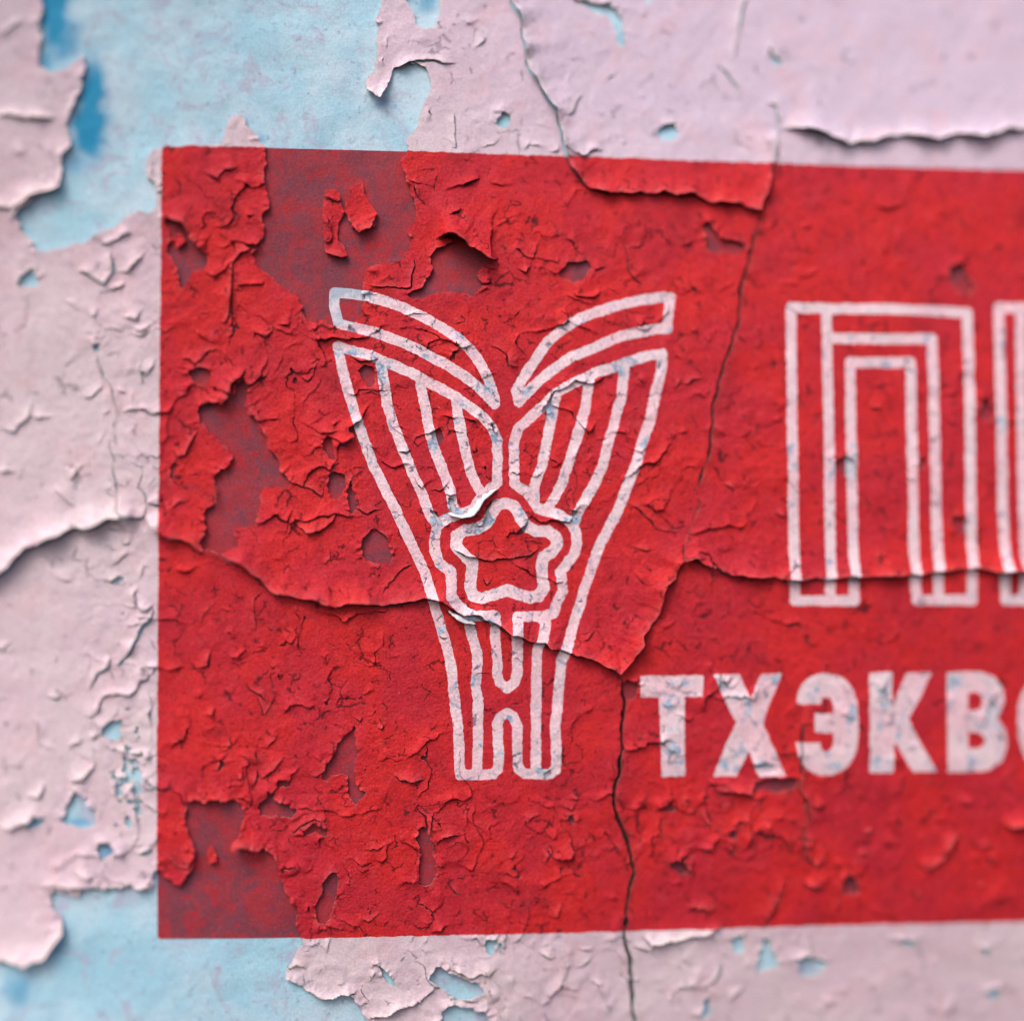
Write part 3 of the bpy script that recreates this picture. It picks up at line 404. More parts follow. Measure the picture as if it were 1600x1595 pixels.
# --- what is painted where
PU = U + 0.9 * w2x + .7 * w3x + .9 * w1x; PV = V + .9 * w2y + .7 * w3y + .9 * w1y
def panel_field(u, v): return -poly_sdf(u, v, PANEL)
PAN = panel_field(PU, PV)
def white_fields(gu, gv, pu, pv):
    F = []
    def blank(): return np.full(pu.shape, 50., np.float32)
    def stroke(f, pts, r, closed=False):
        sy, sx = box_apply(gu, gv, pts, 40)
        d, _, _, _ = seg_dist(pu[sy, sx], pv[sy, sx], pts, closed); f[sy, sx] = np.minimum(f[sy, sx], d - r)
    for pts in (FEATHER_L, FEATHER_R):
        f = blank(); stroke(f, pts, 8.0, True); F.append(f)
    f = blank()
    for pts in BODY: stroke(f, pts, 8.0)
    F.append(f)
    f = blank(); stroke(f, STAR, 9.1, True); F.append(f)
    for ls in (PE, ER):
        f = blank()
        for pts in ls: stroke(f, pts, 8.0)
        F.append(f)
    for ch, items in LET.items():
        f = blank()
        for it in items:
            sy, sx = box_apply(gu, gv, it[1], 45)
            if it[0] == 's':
                d, _, par, _ = seg_dist(pu[sy, sx], pv[sy, sx], smooth_poly(it[1], 1)); d = d - it[2]
                if ch == 'Э':
                    cut = np.maximum(np.minimum(pv[sy, sx] - 1099, 1159 - pv[sy, sx]), pu[sy, sx] * 0 - 9) - np.maximum(pu[sy, sx] - 1290, 0)
                    d = np.maximum(d, np.where(pu[sy, sx] < 1290, cut, -50))
                f[sy, sx] = np.minimum(f[sy, sx], d)
            elif it[0] == 'p': f[sy, sx] = np.minimum(f[sy, sx], poly_sdf(pu[sy, sx], pv[sy, sx], it[1]) - .4)
            else: f[sy, sx] = np.maximum(f[sy, sx], -poly_sdf(pu[sy, sx], pv[sy, sx], it[1]))
        F.append(f)
    return F
WF = white_fields(GU, GV, PU, PV)
WHITE = -np.min(WF, axis=0); WID = np.argmin(WF, axis=0)

# ================================================================== mesh cutting (arrays only)
class Tri:
    """triangles with per-vertex attributes: A columns"""
    def __init__(s, A, F, K): s.A, s.F, s.K = A, F, K     # A (n,m) float, F (t,3) int, K (t,) face kind
def grid_tri(cols, nv, nu):
    A = np.stack([c.ravel() for c in cols], 1).astype(np.float64)
    idx = np.arange(nv * nu).reshape(nv, nu)
    a, b, c, d = idx[:-1, :-1].ravel(), idx[:-1, 1:].ravel(), idx[1:, 1:].ravel(), idx[1:, :-1].ravel()
    F = np.concatenate([np.stack([a, d, c], 1), np.stack([a, c, b], 1)])
    return Tri(A, F, np.zeros(len(F), np.int8))
def cut(T, col, both=True, hold=()):
    """split the triangles where attribute col changes sign; hold: columns that keep the value of the positive side"""
    A, F, K = T.A, T.F, T.K
    f = A[:, col].copy(); f[np.abs(f) < 1e-4] = 1e-4
    pos = f[F] > 0; n = pos.sum(1)
    allp = F[n == 3]; alln = F[n == 0]; kp = K[n == 3]; kn = K[n == 0]
    outP, outN, KP, KN = [allp], [alln], [kp], [kn]
    A_new = A
    for want, lone in ((1, True), (2, False)):
        sel = n == want; Fm = F[sel]; pm = pos[sel]; km = K[sel]
        if len(Fm) == 0: continue
        li = np.argmax(pm if lone else ~pm, axis=1); r = np.arange(len(Fm))
        v0, v1, v2 = Fm[r, li], Fm[r, (li + 1) % 3], Fm[r, (li + 2) % 3]
        def mid(p, q):
            lo, hi = np.minimum(p, q), np.maximum(p, q)
            return lo.astype(np.int64) * (1 << 31) + hi
        m01, m02 = mid(v0, v1), mid(v0, v2)
        if lone:
            P = [(v0, m01, m02)]; N = [(m01, v1, v2), (m01, v2, m02)]
        else:
            N = [(v0, m01, m02)]; P = [(m01, v1, v2), (m01, v2, m02)]
        for lst, out, kk in ((P, outP, KP), (N, outN, KN)):
            for t in lst: out.append(np.stack([np.asarray(x, np.int64) for x in t], 1)); kk.append(km)
    FP = np.concatenate(outP).astype(np.int64); FN = np.concatenate(outN).astype(np.int64)
    big = 1 << 31
    codes = np.unique(np.concatenate([FP[FP >= big], FN[FN >= big]]))
    lo, hi = codes // big, codes % big
    t = f[lo] / (f[lo] - f[hi])
    B = A[lo] + (A[hi] - A[lo]) * t[:, None]
    if hold:
        keep = np.where(f[lo] > 0, lo, hi)
        for c in hold: B[:, c] = A[keep, c]
    B[:, col] = 0
    A_new = np.vstack([A, B]); n0 = len(A)
    def remap(FF):
        m_ = FF >= big; FF = FF.copy(); FF[m_] = n0 + np.searchsorted(codes, FF[m_]); return FF
    return Tri(A_new, remap(FP), np.concatenate(KP)), Tri(A_new, remap(FN), np.concatenate(KN)), n0
def world_of(A): return to_world(A[:, 0], A[:, 1], A[:, 2])
def vert_normals(A, F):
    P = world_of(A); a, b, c = P[F[:, 0]], P[F[:, 1]], P[F[:, 2]]
    n = np.cross(b - a, c - a); N = np.zeros_like(P)
    for k in range(3):
        for d in range(3): N[:, d] += np.bincount(F[:, k], n[:, d], minlength=len(P))
    return N / (np.linalg.norm(N, axis=1, keepdims=True) + 1e-20)
# attribute columns: 0 u, 1 v, 2 h, 3 coat, 4 panel, 5 white, 6 white id, 7 flake id i, 8 flake id j, 9-11 normal
nv, nu = U.shape
Z = np.zeros_like(U)
WEAR = np.maximum(WEAR, .7 * np.exp(-np.maximum(M, 0) / 3.0) * np.clip(.3 + 1.5 * pn(U, V, 18, 76), 0, 1))
top = grid_tri([U, V, H1, C, PAN, WHITE, WID.astype(float), CI.astype(float), CJ.astype(float), Z, Z, Z, WEAR], nv, nu)
top, _, n0 = cut(top, 3, hold=(2, 7, 8))
N = vert_normals(top.A, top.F); top.A[:, 9:12] = N
# broken rims: boundary edges of the sheet that lie on the coat's outline get a wall of paint thickness
E = np.concatenate([top.F[:, [0, 1]], top.F[:, [1, 2]], top.F[:, [2, 0]]])
on = (E[:, 0] >= n0) & (E[:, 1] >= n0); E = E[on]
key = np.minimum(E[:, 0], E[:, 1]) * (1 << 31) + np.maximum(E[:, 0], E[:, 1])
uq, first, cnt = np.unique(key, return_index=True, return_counts=True)
E = E[first[cnt == 1]]
nb = len(top.A); vs = np.unique(E); mp = -np.ones(nb, np.int64); mp[vs] = np.arange(len(vs))
RT = top.A[vs].copy(); RB = top.A[vs].copy()
thick = 2.8
RB[:, 2] -= thick
base = nb; A = np.vstack([top.A, RT, RB]); nr = len(vs)
a0, b0 = mp[E[:, 0]] + base, mp[E[:, 1]] + base
a1, b1 = a0 + nr, b0 + nr
SF = np.concatenate([np.stack([b0, a0, a1], 1), np.stack([b0, a1, b1], 1)])
NR = vert_normals(A, SF); A[base:, 9:12] = NR[base:]
top = Tri(A, np.concatenate([top.F, SF]), np.concatenate([top.K, np.ones(len(SF), np.int8)]))
inside, outside, _ = cut(top, 4)
white, red, _ = cut(inside, 5)
# lower surface, with fissures that go on into the plaster
FISS = {4: 4.4, 6: 2.8, 7: 6.6, 9: 4.2}
GU0 = graded([(-260, -20, 20), (-20, 940, 4.6), (940, 1000, 1.6), (1000, 1055, 2.4), (1055, 1195, 1.8), (1195, 1235, 4.6), (1235, 1275, 1.8), (1275, 1620, 4.6), (1620, 1860, 20)])
GV0 = graded([(-260, -20, 20), (-20, 1620, 4.6), (1620, 1860, 20)])
U0, V0 = np.meshgrid(GU0, GV0); U0 = U0.astype(np.float32); V0 = V0.astype(np.float32)
PAN0 = panel_field(U0, V0); WF0 = white_fields(GU0, GV0, U0, V0); W0 = -np.min(WF0, axis=0); WI0 = np.argmin(WF0, axis=0)
Z0 = np.zeros_like(U0)
FI = np.full(U0.shape, 50., np.float32)
a1, a2, a3, a4, a5, a6 = pn(U0, V0, 26, 1), pn(U0, V0, 26, 2), pn(U0, V0, 9, 3), pn(U0, V0, 9, 4), pn(U0, V0, 4, 5), pn(U0, V0, 4, 6)
XU, XV = U0 + 4.0 * a1 + 1.2 * a3 + .35 * a5, V0 + 4.0 * a2 + 1.2 * a4 + .35 * a6
for k_, w_ in FISS.items():
    if not w_: continue
    sy, sx = box_apply(GU0, GV0, CR[k_][0], 30)
    d, _, par, _ = seg_dist(XU[sy, sx], XV[sy, sx], CR[k_][0])
    FI[sy, sx] = np.minimum(FI[sy, sx], d - w_ * .5 * (1 - .7 * np.abs(2 * par - 1) ** 4))
low = grid_tri([U0, V0, under_height(U0, V0), FI, PAN0, W0, WI0.astype(float), Z0, Z0, Z0, Z0, Z0, Z0], *U0.shape)
low.A[:, 9:12] = vert_normals(low.A, low.F)
low, _, _ = cut(low, 3)
low_in, low_out, _ = cut(low, 4)
low_white, low_red, _ = cut(low_in, 5)

# ================================================================== materials
def new_mat(name):
    m_ = bpy.data.materials.new(name); m_.use_nodes = True; t = m_.node_tree
    b = t.nodes["Principled BSDF"]; return m_, t, b
def nz(t, scale, detail=3, rough=.6, dist=0.0, off=0.0):
    g = t.nodes.new("ShaderNodeNewGeometry"); mp_ = t.nodes.new("ShaderNodeMapping"); mp_.inputs[1].default_value = (off, off * .7, off * 1.3)
    t.links.new(g.outputs["Position"], mp_.inputs[0])
    n = t.nodes.new("ShaderNodeTexNoise"); n.inputs["Scale"].default_value = scale; n.inputs["Detail"].default_value = detail; n.inputs["Roughness"].default_value = rough
    n.inputs["Distortion"].default_value = dist; t.links.new(mp_.outputs[0], n.inputs["Vector"]); return n.outputs[0]
def ramp(t, x, a, b):
    r = t.nodes.new("ShaderNodeMapRange"); r.clamp = True; r.interpolation_type = 'SMOOTHSTEP'
    r.inputs[1].default_value = a; r.inputs[2].default_value = b; t.links.new(x, r.inputs[0]); return r.outputs[0]
def mix(t, fac, A_, B_):
    n = t.nodes.new("ShaderNodeMix"); n.data_type = 'RGBA'
    if isinstance(fac, float): n.inputs[0].default_value = fac
    else: t.links.new(fac, n.inputs[0])
    for s_, v_ in ((6, A_), (7, B_)):
        if isinstance(v_, tuple): n.inputs[s_].default_value = (*v_, 1)
        else: t.links.new(v_, n.inputs[s_])
    return n.outputs[2]
def mul(t, a, b):
    n = t.nodes.new("ShaderNodeMath"); n.operation = 'MULTIPLY'
    for i_, v_ in enumerate((a, b)):
        if isinstance(v_, float): n.inputs[i_].default_value = v_
        else: t.links.new(v_, n.inputs[i_])
    return n.outputs[0]
def bump(t, b, items):
    prev = None
    for x, dist in items:
        n = t.nodes.new("ShaderNodeBump"); n.inputs["Strength"].default_value = 1.0; n.inputs["Distance"].default_value = dist
        t.links.new(x, n.inputs["Height"])
        if prev: t.links.new(prev, n.inputs["Normal"])
        prev = n.outputs[0]
    t.links.new(prev, b.inputs["Normal"])
PX = S
def fq(px): return 1.0 / (px * PX)
def attr(t, name):
    n = t.nodes.new("ShaderNodeAttribute"); n.attribute_name = name; return n.outputs["Fac"]

def grain(t, c, lo=.80, hi=1.16):
    f = ramp(t, nz(t, fq(3.4), 2, .6, 0, 12.1), .25, .75)
    return mix(t, f, mixv(t, c, lo), mixv(t, c, hi))
def mixv(t, c, k):
    n = t.nodes.new("ShaderNodeVectorMath"); n.operation = 'SCALE'; t.links.new(c, n.inputs[0]); n.inputs["Scale"].default_value = k; return n.outputs[0]
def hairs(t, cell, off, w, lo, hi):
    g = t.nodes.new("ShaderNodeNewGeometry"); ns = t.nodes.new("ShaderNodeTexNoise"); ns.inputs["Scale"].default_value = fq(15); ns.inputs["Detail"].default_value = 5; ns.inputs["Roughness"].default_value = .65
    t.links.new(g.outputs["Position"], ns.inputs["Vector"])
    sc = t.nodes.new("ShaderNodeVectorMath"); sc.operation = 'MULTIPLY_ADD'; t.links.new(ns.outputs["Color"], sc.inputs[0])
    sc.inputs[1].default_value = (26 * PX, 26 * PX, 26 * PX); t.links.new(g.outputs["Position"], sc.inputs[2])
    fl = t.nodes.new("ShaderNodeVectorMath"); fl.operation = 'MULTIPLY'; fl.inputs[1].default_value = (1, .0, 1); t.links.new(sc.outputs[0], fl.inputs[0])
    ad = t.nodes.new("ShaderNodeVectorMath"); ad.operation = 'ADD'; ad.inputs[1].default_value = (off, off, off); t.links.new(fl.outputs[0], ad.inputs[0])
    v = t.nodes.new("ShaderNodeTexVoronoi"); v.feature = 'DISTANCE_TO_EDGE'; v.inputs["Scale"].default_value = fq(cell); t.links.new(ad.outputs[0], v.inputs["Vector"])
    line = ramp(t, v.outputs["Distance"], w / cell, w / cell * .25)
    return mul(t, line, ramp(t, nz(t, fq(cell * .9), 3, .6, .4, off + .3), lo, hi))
RED, RED2, REDD = (0.50, 0.018, 0.034), (0.58, 0.019, 0.024), (0.30, 0.012, 0.022)
def coat_bump(t, b, k=1.0, hair=None):
    it = [(nz(t, fq(22), 3, .5, .3), .9 * PX * k), (nz(t, fq(5.0), 3, .7, 0, 3.0), 1.7 * PX * k)]
    if hair: it.append((mul(t, hair, -1.0), .9 * PX))
    bump(t, b, it)
m_red, t, b = new_mat("red_paint")
c = mix(t, ramp(t, nz(t, fq(130), 3, .55), .38, .62), RED, RED2)
c = mix(t, mul(t, ramp(t, nz(t, fq(48), 4, .65, .5, 1.1), .52, .72), .55), c, REDD)
c = mix(t, mul(t, ramp(t, nz(t, fq(5.5), 2, .6, 0, 5.1), .58, .76), .75), c, (.16, .008, .016))
c = mix(t, mul(t, ramp(t, nz(t, fq(7), 3, .7, 0, 7.7), .64, .80), .5), c, (.62, .20, .20))
c = mix(t, mul(t, ramp(t, nz(t, fq(16), 5, .75, .8, 9.7), .60, .70), .40), c, (.12, .012, .025))
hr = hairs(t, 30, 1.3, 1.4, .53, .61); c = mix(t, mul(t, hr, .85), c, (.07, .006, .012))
c = mix(t, mul(t, attr(t, "wear"), .6), c, (.62, .14, .145)); c = grain(t, c)
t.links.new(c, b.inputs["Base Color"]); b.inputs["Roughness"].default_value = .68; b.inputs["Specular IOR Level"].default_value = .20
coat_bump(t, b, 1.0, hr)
PINK, PINK2, LILAC = (.64, .475, .565), (.65, .525, .59), (.57, .455, .595)
m_pink, t, b = new_mat("pink_paint")
c = mix(t, ramp(t, nz(t, fq(260), 3, .55), .35, .65), PINK, PINK2)
c = mix(t, mul(t, attr(t, "lilac"), .9), c, LILAC)
c = mix(t, mul(t, ramp(t, nz(t, fq(60), 4, .6, .4, 2.1), .50, .70), .40), c, (.66, .40, .46))
c = mix(t, mul(t, ramp(t, nz(t, fq(36), 5, .7, .9, 4.1), .60, .76), .30), c, (.36, .33, .38))
c = mix(t, mul(t, ramp(t, nz(t, fq(6), 2, .6, 0, 5.1), .60, .80), .35), c, (.40, .30, .36))
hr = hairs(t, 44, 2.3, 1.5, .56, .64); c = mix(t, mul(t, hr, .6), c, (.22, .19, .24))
c = mix(t, mul(t, attr(t, "wear"), .8), c, (.80, .73, .68)); c = grain(t, c, .90, 1.10)
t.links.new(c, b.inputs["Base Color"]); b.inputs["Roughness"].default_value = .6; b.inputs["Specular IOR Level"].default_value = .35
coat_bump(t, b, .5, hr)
m_white, t, b = new_mat("pale_sign_paint")
c = mix(t, ramp(t, nz(t, fq(90), 3, .55), .35, .65), (.80, .52, .60), (.78, .60, .67))
c = mix(t, mul(t, ramp(t, nz(t, fq(5.5), 3, .7, 0, 6.1), .56, .74), .45), c, (.44, .38, .50))
c = mix(t, mul(t, ramp(t, nz(t, fq(40), 6, .75, .9, 8.4), .57, .66), .8), c, (.17, .30, .48))
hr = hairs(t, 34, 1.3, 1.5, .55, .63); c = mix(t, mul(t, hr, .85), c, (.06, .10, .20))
c = mix(t, mul(t, attr(t, "worn"), .85), c, mix(t, ramp(t, nz(t, fq(9), 4, .7, 0, 3.1), .42, .62), (.42, .54, .68), (.10, .26, .44))); c = grain(t, c)
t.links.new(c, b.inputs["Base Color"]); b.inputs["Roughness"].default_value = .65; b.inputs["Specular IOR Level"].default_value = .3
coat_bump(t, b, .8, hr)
m_blue, t, b = new_mat("old_blue_paint")
c = mix(t, ramp(t, nz(t, fq(150), 4, .6, .3), .35, .65), (.37, .63, .78), (.50, .66, .79))
c = mix(t, mul(t, ramp(t, nz(t, fq(170), 4, .6, .8, 9.3), .50, .66), .45), c, (.24, .50, .66))
c = mix(t, mul(t, ramp(t, nz(t, fq(70), 6, .72, 1.0, 3.3), .50, .64), .70), c, (.42, .40, .56))
c = mix(t, mul(t, ramp(t, nz(t, fq(26), 5, .75, .6, 5.3), .60, .70), .5), c, (.52, .40, .48))
c = mix(t, mul(t, ramp(t, nz(t, fq(12), 5, .75, 0, 3.9), .57, .70), .6), c, (.20, .20, .33))
c = mix(t, attr(t, "stain"), c, (.003, .27, .52)); c = grain(t, c, .90, 1.08)
t.links.new(c, b.inputs["Base Color"]); b.inputs["Roughness"].default_value = .6
bump(t, b, [(nz(t, fq(30), 4, .6), 1.6 * PX), (nz(t, fq(4), 3, .6), .4 * PX)])
m_mar, t, b = new_mat("red_glaze_on_blue_paint")
c = mix(t, ramp(t, nz(t, fq(60), 5, .65, .6), .40, .60), (.20, .038, .062), (.34, .026, .042))
c = mix(t, mul(t, ramp(t, nz(t, fq(14), 5, .75, .6, 4.2), .58, .70), .6), c, (.42, .03, .04))
c = mix(t, mul(t, ramp(t, nz(t, fq(34), 6, .75, .8, 2.2), .54, .62), .85), c, (.42, .016, .03))
c = mix(t, mul(t, ramp(t, nz(t, fq(26), 5, .7, .6, 6.2), .58, .74), .6), c, (.15, .06, .11))
c = mix(t, mul(t, ramp(t, nz(t, fq(3.0), 2, .5, 0, 7.7), .62, .80), .3), c, (.40, .18, .22))
c = grain(t, c)
t.links.new(c, b.inputs["Base Color"]); b.inputs["Roughness"].default_value = .7; b.inputs["Specular IOR Level"].default_value = .3
bump(t, b, [(nz(t, fq(20), 4, .6), 1.2 * PX), (nz(t, fq(4), 3, .6), .4 * PX)])
m_pblue, t, b = new_mat("pale_glaze_on_blue_paint")
c = mix(t, ramp(t, nz(t, fq(24), 4, .65, .4), .40, .62), (.40, .46, .58), (.68, .61, .69))
c = mix(t, mul(t, ramp(t, nz(t, fq(6), 3, .7, 0, 2.), .55, .72), .7), c, (.10, .20, .34))
t.links.new(c, b.inputs["Base Color"]); b.inputs["Roughness"].default_value = .7
bump(t, b, [(nz(t, fq(4), 3, .6), .5 * PX)])
def edge_mat(name, A_, B_):
    m_, t_, b_ = new_mat(name)
    t_.links.new(mix(t_, ramp(t_, nz(t_, fq(14), 3, .6), .4, .6), A_, B_), b_.inputs["Base Color"]); b_.inputs["Roughness"].default_value = .8; return m_
m_edge_p = edge_mat("broken_pink_paint_edge", (.66, .58, .54), (.74, .66, .60))
m_edge_r = edge_mat("broken_red_paint_edge", (.55, .09, .10), (.62, .24, .22))
m_edge_w = edge_mat("broken_pale_paint_edge", (.55, .46, .50), (.70, .64, .66))
m_plaster = edge_mat("grey_plaster", (.42, .40, .38), (.50, .48, .45))
m_under = edge_mat("bare_paint_back", (.52, .55, .62), (.76, .74, .73))

# ================================================================== objects
COL = scene.collection
BASE = to_world(np.array([820.]), np.array([1466.]), np.array([0.]))[0]
WB = to_world(np.array([800.]), np.array([1860.]), np.array([0.]))[0]
def lilac_of(A_): 
    u, v = A_[:, 0], A_[:, 1]
    return np.clip(ss(u, 500, 1100) * (1 - ss(v, 150, 420)) + .35 * (1 - ss(v, 0, 300)), 0, 1)
def stain_of(A_):
    u, v = A_[:, 0], A_[:, 1]; u, v = u + 9 * pn(u, v, 28, 95) + 4 * pn(u, v, 9, 96), v + 9 * pn(u, v, 28, 97); f = np.zeros(len(u))
    for x, y, rx, ry, s_ in STAIN: f = np.maximum(f, s_ * np.exp(-(((u - x) / rx) ** 2 + ((v - y) / ry) ** 2) ** 1.3))
    return np.clip(f, 0, 1)
def worn_of(A_):
    u, v = A_[:, 0], A_[:, 1]; f = np.zeros(len(u)); n = 1.0 * pn(u, v, 13, 98) + .8 * pn(u, v, 5.5, 99)
    for x, y, rx, ry in WORN: f = np.maximum(f, np.exp(-((u - x) / rx) ** 2 - ((v - y) / ry) ** 2))
    return ss(f * 1.0 + n * .8, .50, .85)
def build(name, parts, parent, origin, attrs=()):
    """parts: list of (A, F, K, slot of sheet, slot of rim); mats given as list of (Tri-like, materials)"""
    verts, faces, normals, mi, mats = [], [], [], [], []
    at = {a_: [] for a_ in attrs}; off = 0
    for (A_, F_, K_), (ma, mb) in parts:
        if len(F_) == 0: continue
        ids, inv = np.unique(F_, return_inverse=True); F2 = inv.reshape(-1, 3)
        B_ = A_[ids]; P = world_of(B_)
        verts.append(P - origin[None]); faces.append(F2 + off); off += len(B_)
        normals.append(B_[:, 9:12])
        for a_ in attrs: at[a_].append({'lilac': lilac_of, 'stain': stain_of, 'wear': lambda q: q[:, 12], 'worn': worn_of}[a_](B_))
        for m_ in (ma, mb):
            if m_ not in mats and m_ is not None: mats.append(m_)
        mi.append(np.where(K_ == 1, mats.index(mb) if mb else 0, mats.index(ma)))
    if not verts: return None
    P = np.concatenate(verts); F_ = np.concatenate(faces); N_ = np.concatenate(normals); M_ = np.concatenate(mi)
    me = bpy.data.meshes.new(name)
    me.vertices.add(len(P)); me.vertices.foreach_set("co", P.astype(np.float32).ravel())
    me.loops.add(len(F_) * 3); me.loops.foreach_set("vertex_index", F_.astype(np.int32).ravel())
    me.polygons.add(len(F_)); me.polygons.foreach_set("loop_start", np.arange(0, len(F_) * 3, 3, dtype=np.int32))
    me.polygons.foreach_set("material_index", M_.astype(np.int32))
    for m_ in mats: me.materials.append(m_)
    me.update(calc_edges=True)
    me.polygons.foreach_set("use_smooth", np.ones(len(F_), bool))
    bad = np.linalg.norm(N_, axis=1) < .5; N_[bad] = (0, -1, 0)
    me.normals_split_custom_set_from_vertices(N_.astype(np.float32).tolist())
    for a_ in attrs:
        d = me.attributes.new(a_, 'FLOAT', 'POINT'); d.data.foreach_set("value", np.concatenate(at[a_]).astype(np.float32))
    o = bpy.data.objects.new(name, me); COL.objects.link(o)
    if parent is not None:
        o.parent = parent; o.location = Vector(origin - np.array(parent.matrix_world.translation) if parent.name not in LOC else origin - LOC[parent.name])
    else: o.location = Vector(origin)
    LOC[o.name] = np.array(origin, float)
    return o
LOC = {}
O0 = np.zeros(3)
def sub(T, mask): return (T.A, T.F[mask], T.K[mask])
# ---- the wall
wall = build("plaster_wall", [(sub(low_out, slice(None)), (m_blue, None))], None, WB, ("stain",))
wall["kind"] = "structure"; wall["label"] = "old plaster wall with pale blue paint under flaking pink paint"
def box_mesh(name, lo, hi, mat, parent, origin):
    (x0, y0, z0), (x1, y1, z1) = lo, hi
    vs_ = [(x, y, z) for x in (x0, x1) for y in (y0, y1) for z in (z0, z1)]
    fs = [(0, 1, 3, 2), (4, 6, 7, 5), (0, 4, 5, 1), (2, 3, 7, 6), (0, 2, 6, 4), (1, 5, 7, 3)]
    me = bpy.data.meshes.new(name); me.from_pydata([tuple(Vector(v) - Vector(origin)) for v in vs_], [], fs); me.materials.append(mat)
    o = bpy.data.objects.new(name, me); COL.objects.link(o); o.parent = parent; o.location = Vector(origin) - Vector(LOC[parent.name]); return o
c4 = to_world(np.array([-260., 1860.]), np.array([1860., -260.]), np.array([0., 0.]))
ymax = world_of(low.A)[:, 1].max()
box_mesh("plaster_core", (c4[0, 0], ymax + .001, c4[0, 2]), (c4[1, 0], ymax + .12, c4[1, 2]), m_plaster, wall, (0, ymax + .06, 0))
# ---- flakes of a sheet, each a part
def flakes(T, name, rest, parent, mats, attrs, limit):
    cell = np.round(np.max(T.A[:, 7][T.F], axis=1)).astype(np.int64) * 4096 + np.round(np.max(T.A[:, 8][T.F], axis=1)).astype(np.int64) + 2048
    c = T.A[T.F[:, 0]]; infr = (c[:, 0] > 0) & (c[:, 0] < 1600) & (c[:, 1] > 0) & (c[:, 1] < 1595)
    a, b, d = T.A[T.F[:, 0]], T.A[T.F[:, 1]], T.A[T.F[:, 2]]
    area = .5 * np.abs((b[:, 0] - a[:, 0]) * (d[:, 1] - a[:, 1]) - (b[:, 1] - a[:, 1]) * (d[:, 0] - a[:, 0])) * infr
    ids, inv = np.unique(cell, return_inverse=True)
    ar = np.bincount(inv, area); order = np.argsort(-ar)
    chosen = [k for k in order[:limit] if ar[k] > 60]
    rank = -np.ones(len(ids), int); rank[chosen] = np.arange(len(chosen)); fr = rank[inv]
    so_ = np.argsort(fr, kind='stable'); st = np.searchsorted(fr[so_], np.arange(-1, len(chosen) + 1))
    for k in range(len(chosen)):
        ix = so_[st[k + 1]:st[k + 2]]
        P = world_of(T.A[T.F[ix, 0]]).mean(0)
        build(name, [((T.A, T.F[ix], T.K[ix]), mats)], parent, P, attrs)
    ix = so_[st[0]:st[1]]
    o = build(rest, [((T.A, T.F[ix], T.K[ix]), mats)], parent, LOC[parent.name], attrs)
    if o: o["kind"] = "stuff"
flakes(outside, "paint_flake", "flaking_paint_margin", wall, (m_pink, m_edge_p), ("lilac", "wear"), 296)
# ---- the sign
sign = bpy.data.objects.new("painted_sign", None); COL.objects.link(sign); sign.location = Vector(BASE); LOC["painted_sign"] = BASE
sign["label"] = "peeling red painted sign with pale winged emblem and Cyrillic lettering on the wall"; sign["category"] = "sign"
build("red_glaze", [(sub(low_red, slice(None)), (m_mar, None))], sign, BASE)
flakes(red, "red_paint_flake", "red_paint_crumbs", sign, (m_red, m_edge_r), ("wear",), 296)
def white_part(ids, name, parent, origin, label=None):
    wi = np.round(white.A[white.F[:, 0], 6]).astype(int) if False else np.round(np.median(white.A[:, 6][white.F], axis=1)).astype(int)
    li_ = np.round(np.median(low_white.A[:, 6][low_white.F], axis=1)).astype(int)
    o = build(name, [(sub(white, np.isin(wi, ids)), (m_white, m_edge_w)), (sub(low_white, np.isin(li_, ids)), (m_pblue, None))], parent, origin, ('worn',))
    if label: o["label"] = label
    return o
def pt(u, v): return to_world(np.array([float(u)]), np.array([float(v)]), np.array([3.]))[0]
emb = bpy.data.objects.new("emblem", None); COL.objects.link(emb); emb.parent = sign
LOC["emblem"] = pt(792, 1208); emb.location = Vector(LOC["emblem"] - BASE); emb["label"] = "pale outlined winged torch emblem with a star"
white_part([0], "feather_outline", emb, pt(650, 540), "left upper feather outline")
white_part([1], "feather_outline", emb, pt(930, 540), "right upper feather outline")
white_part([2], "wings_and_stem_outline", emb, pt(792, 1208))
white_part([3], "star_outline", emb, pt(790, 870))
pos = {4: (1376, 938, 'П'), 5: (1600, 938, 'Р'), 6: (1050, 1212, 'Т'), 7: (1170, 1211, 'Х'), 8: (1291, 1208, 'Э'), 9: (1408, 1205, 'К'), 10: (1525, 1204, 'В'), 11: (1636, 1203, 'О')}
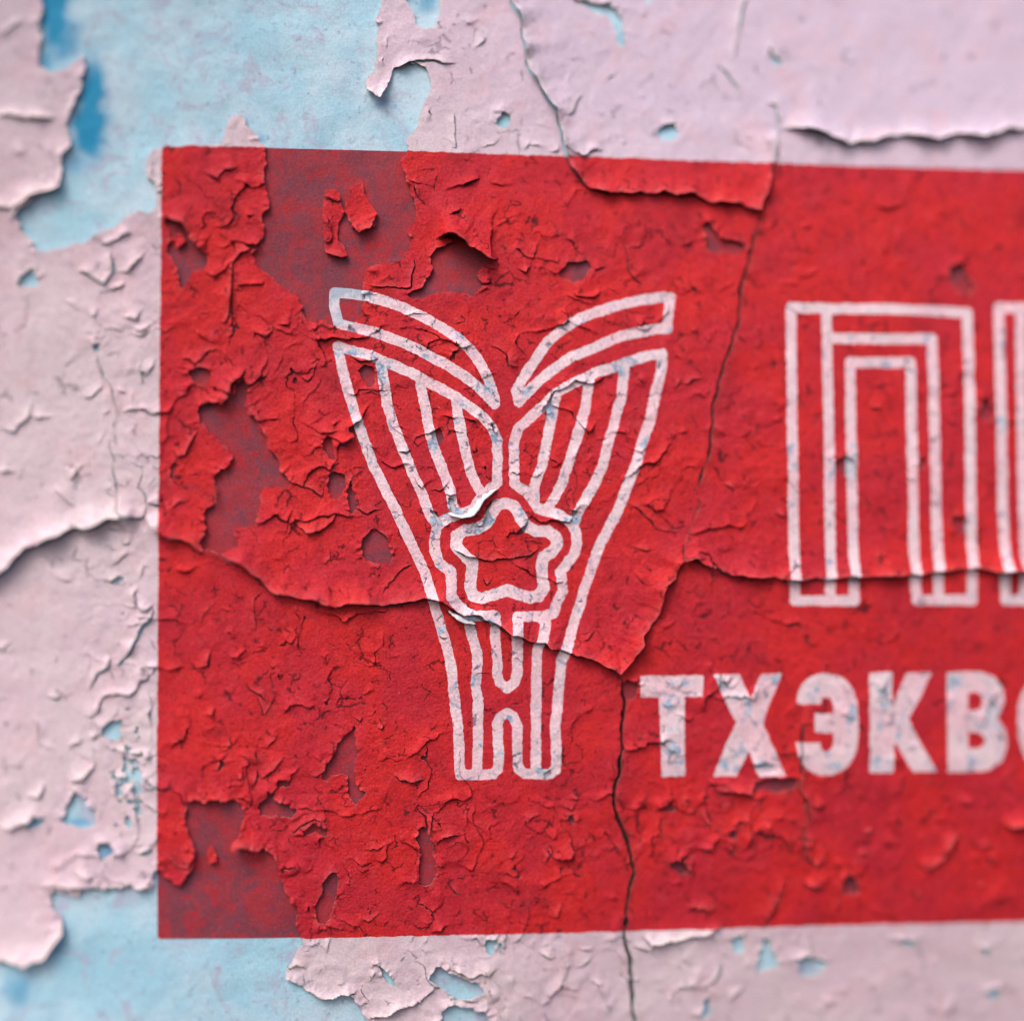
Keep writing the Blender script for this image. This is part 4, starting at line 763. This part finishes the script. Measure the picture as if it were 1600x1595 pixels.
for k, (x, y, ch) in pos.items():
    white_part([k], "letter", sign, pt(x, y), ("tall outlined letter " if k < 6 else "solid letter ") + ch + (", cut by the photo's edge" if k in (5, 11) else ""))
def curl(pts, width, height, name="curled_paint_flake"):
    P = smooth_poly(pts, 2); n = len(P); T_ = np.gradient(P, axis=0); T_ /= np.linalg.norm(T_, axis=1, keepdims=True)
    Nn = np.stack([T_[:, 1], -T_[:, 0]], 1)            # towards the upper side
    tt = np.linspace(0, 1, n); env = np.sin(np.pi * np.clip(tt, .01, .99)) ** .8
    rows = []
    for k, ph in enumerate(np.linspace(0, 1, 7)):
        jit = 1 + .7 * pn(tt * 60 + pts[0][0], tt * 0 + 3.3 + ph * 4, 9, 91) + .5 * pn(tt * 60 + pts[0][0], tt * 0 + ph * 3, 3.5, 92)
        off = width * env * jit * (ph - .25); hh = height * (1 - (1 - ph) ** 2 * .0 - ph ** 1.6 * .9) * (.35 + .65 * env)
        q = P + Nn * off[:, None]; rows.append(to_world(q[:, 0], q[:, 1], 8 + hh))
    G = np.array(rows); m1 = G.shape[0]
    ctr = G.reshape(-1, 3).mean(0)
    vs_ = list(map(tuple, (G - ctr).reshape(-1, 3)))
    fs = [(i * n + j, i * n + j + 1, (i + 1) * n + j + 1, (i + 1) * n + j) for i in range(m1 - 1) for j in range(n - 1)]
    me = bpy.data.meshes.new(name); me.from_pydata(vs_, [], fs); me.materials.append(m_under)
    me.polygons.foreach_set("use_smooth", np.ones(len(fs), bool))
    o = bpy.data.objects.new(name, me); COL.objects.link(o); o.parent = sign; o.location = Vector(ctr - BASE)
    sol = o.modifiers.new("thickness", 'SOLIDIFY'); sol.thickness = 1.2 * PX; sol.offset = 0
    o["label"] = "small curled white paint flake"
curl([(700, 803), (714, 808), (730, 808), (742, 800), (748, 788), (758, 777), (774, 765)], 11, 12)
curl([(700, 954), (710, 963), (724, 971), (742, 974)], 7, 12)
print("tris", sum(len(o.data.polygons) for o in bpy.data.objects if o.type == 'MESH'), "objects", len(bpy.data.objects))
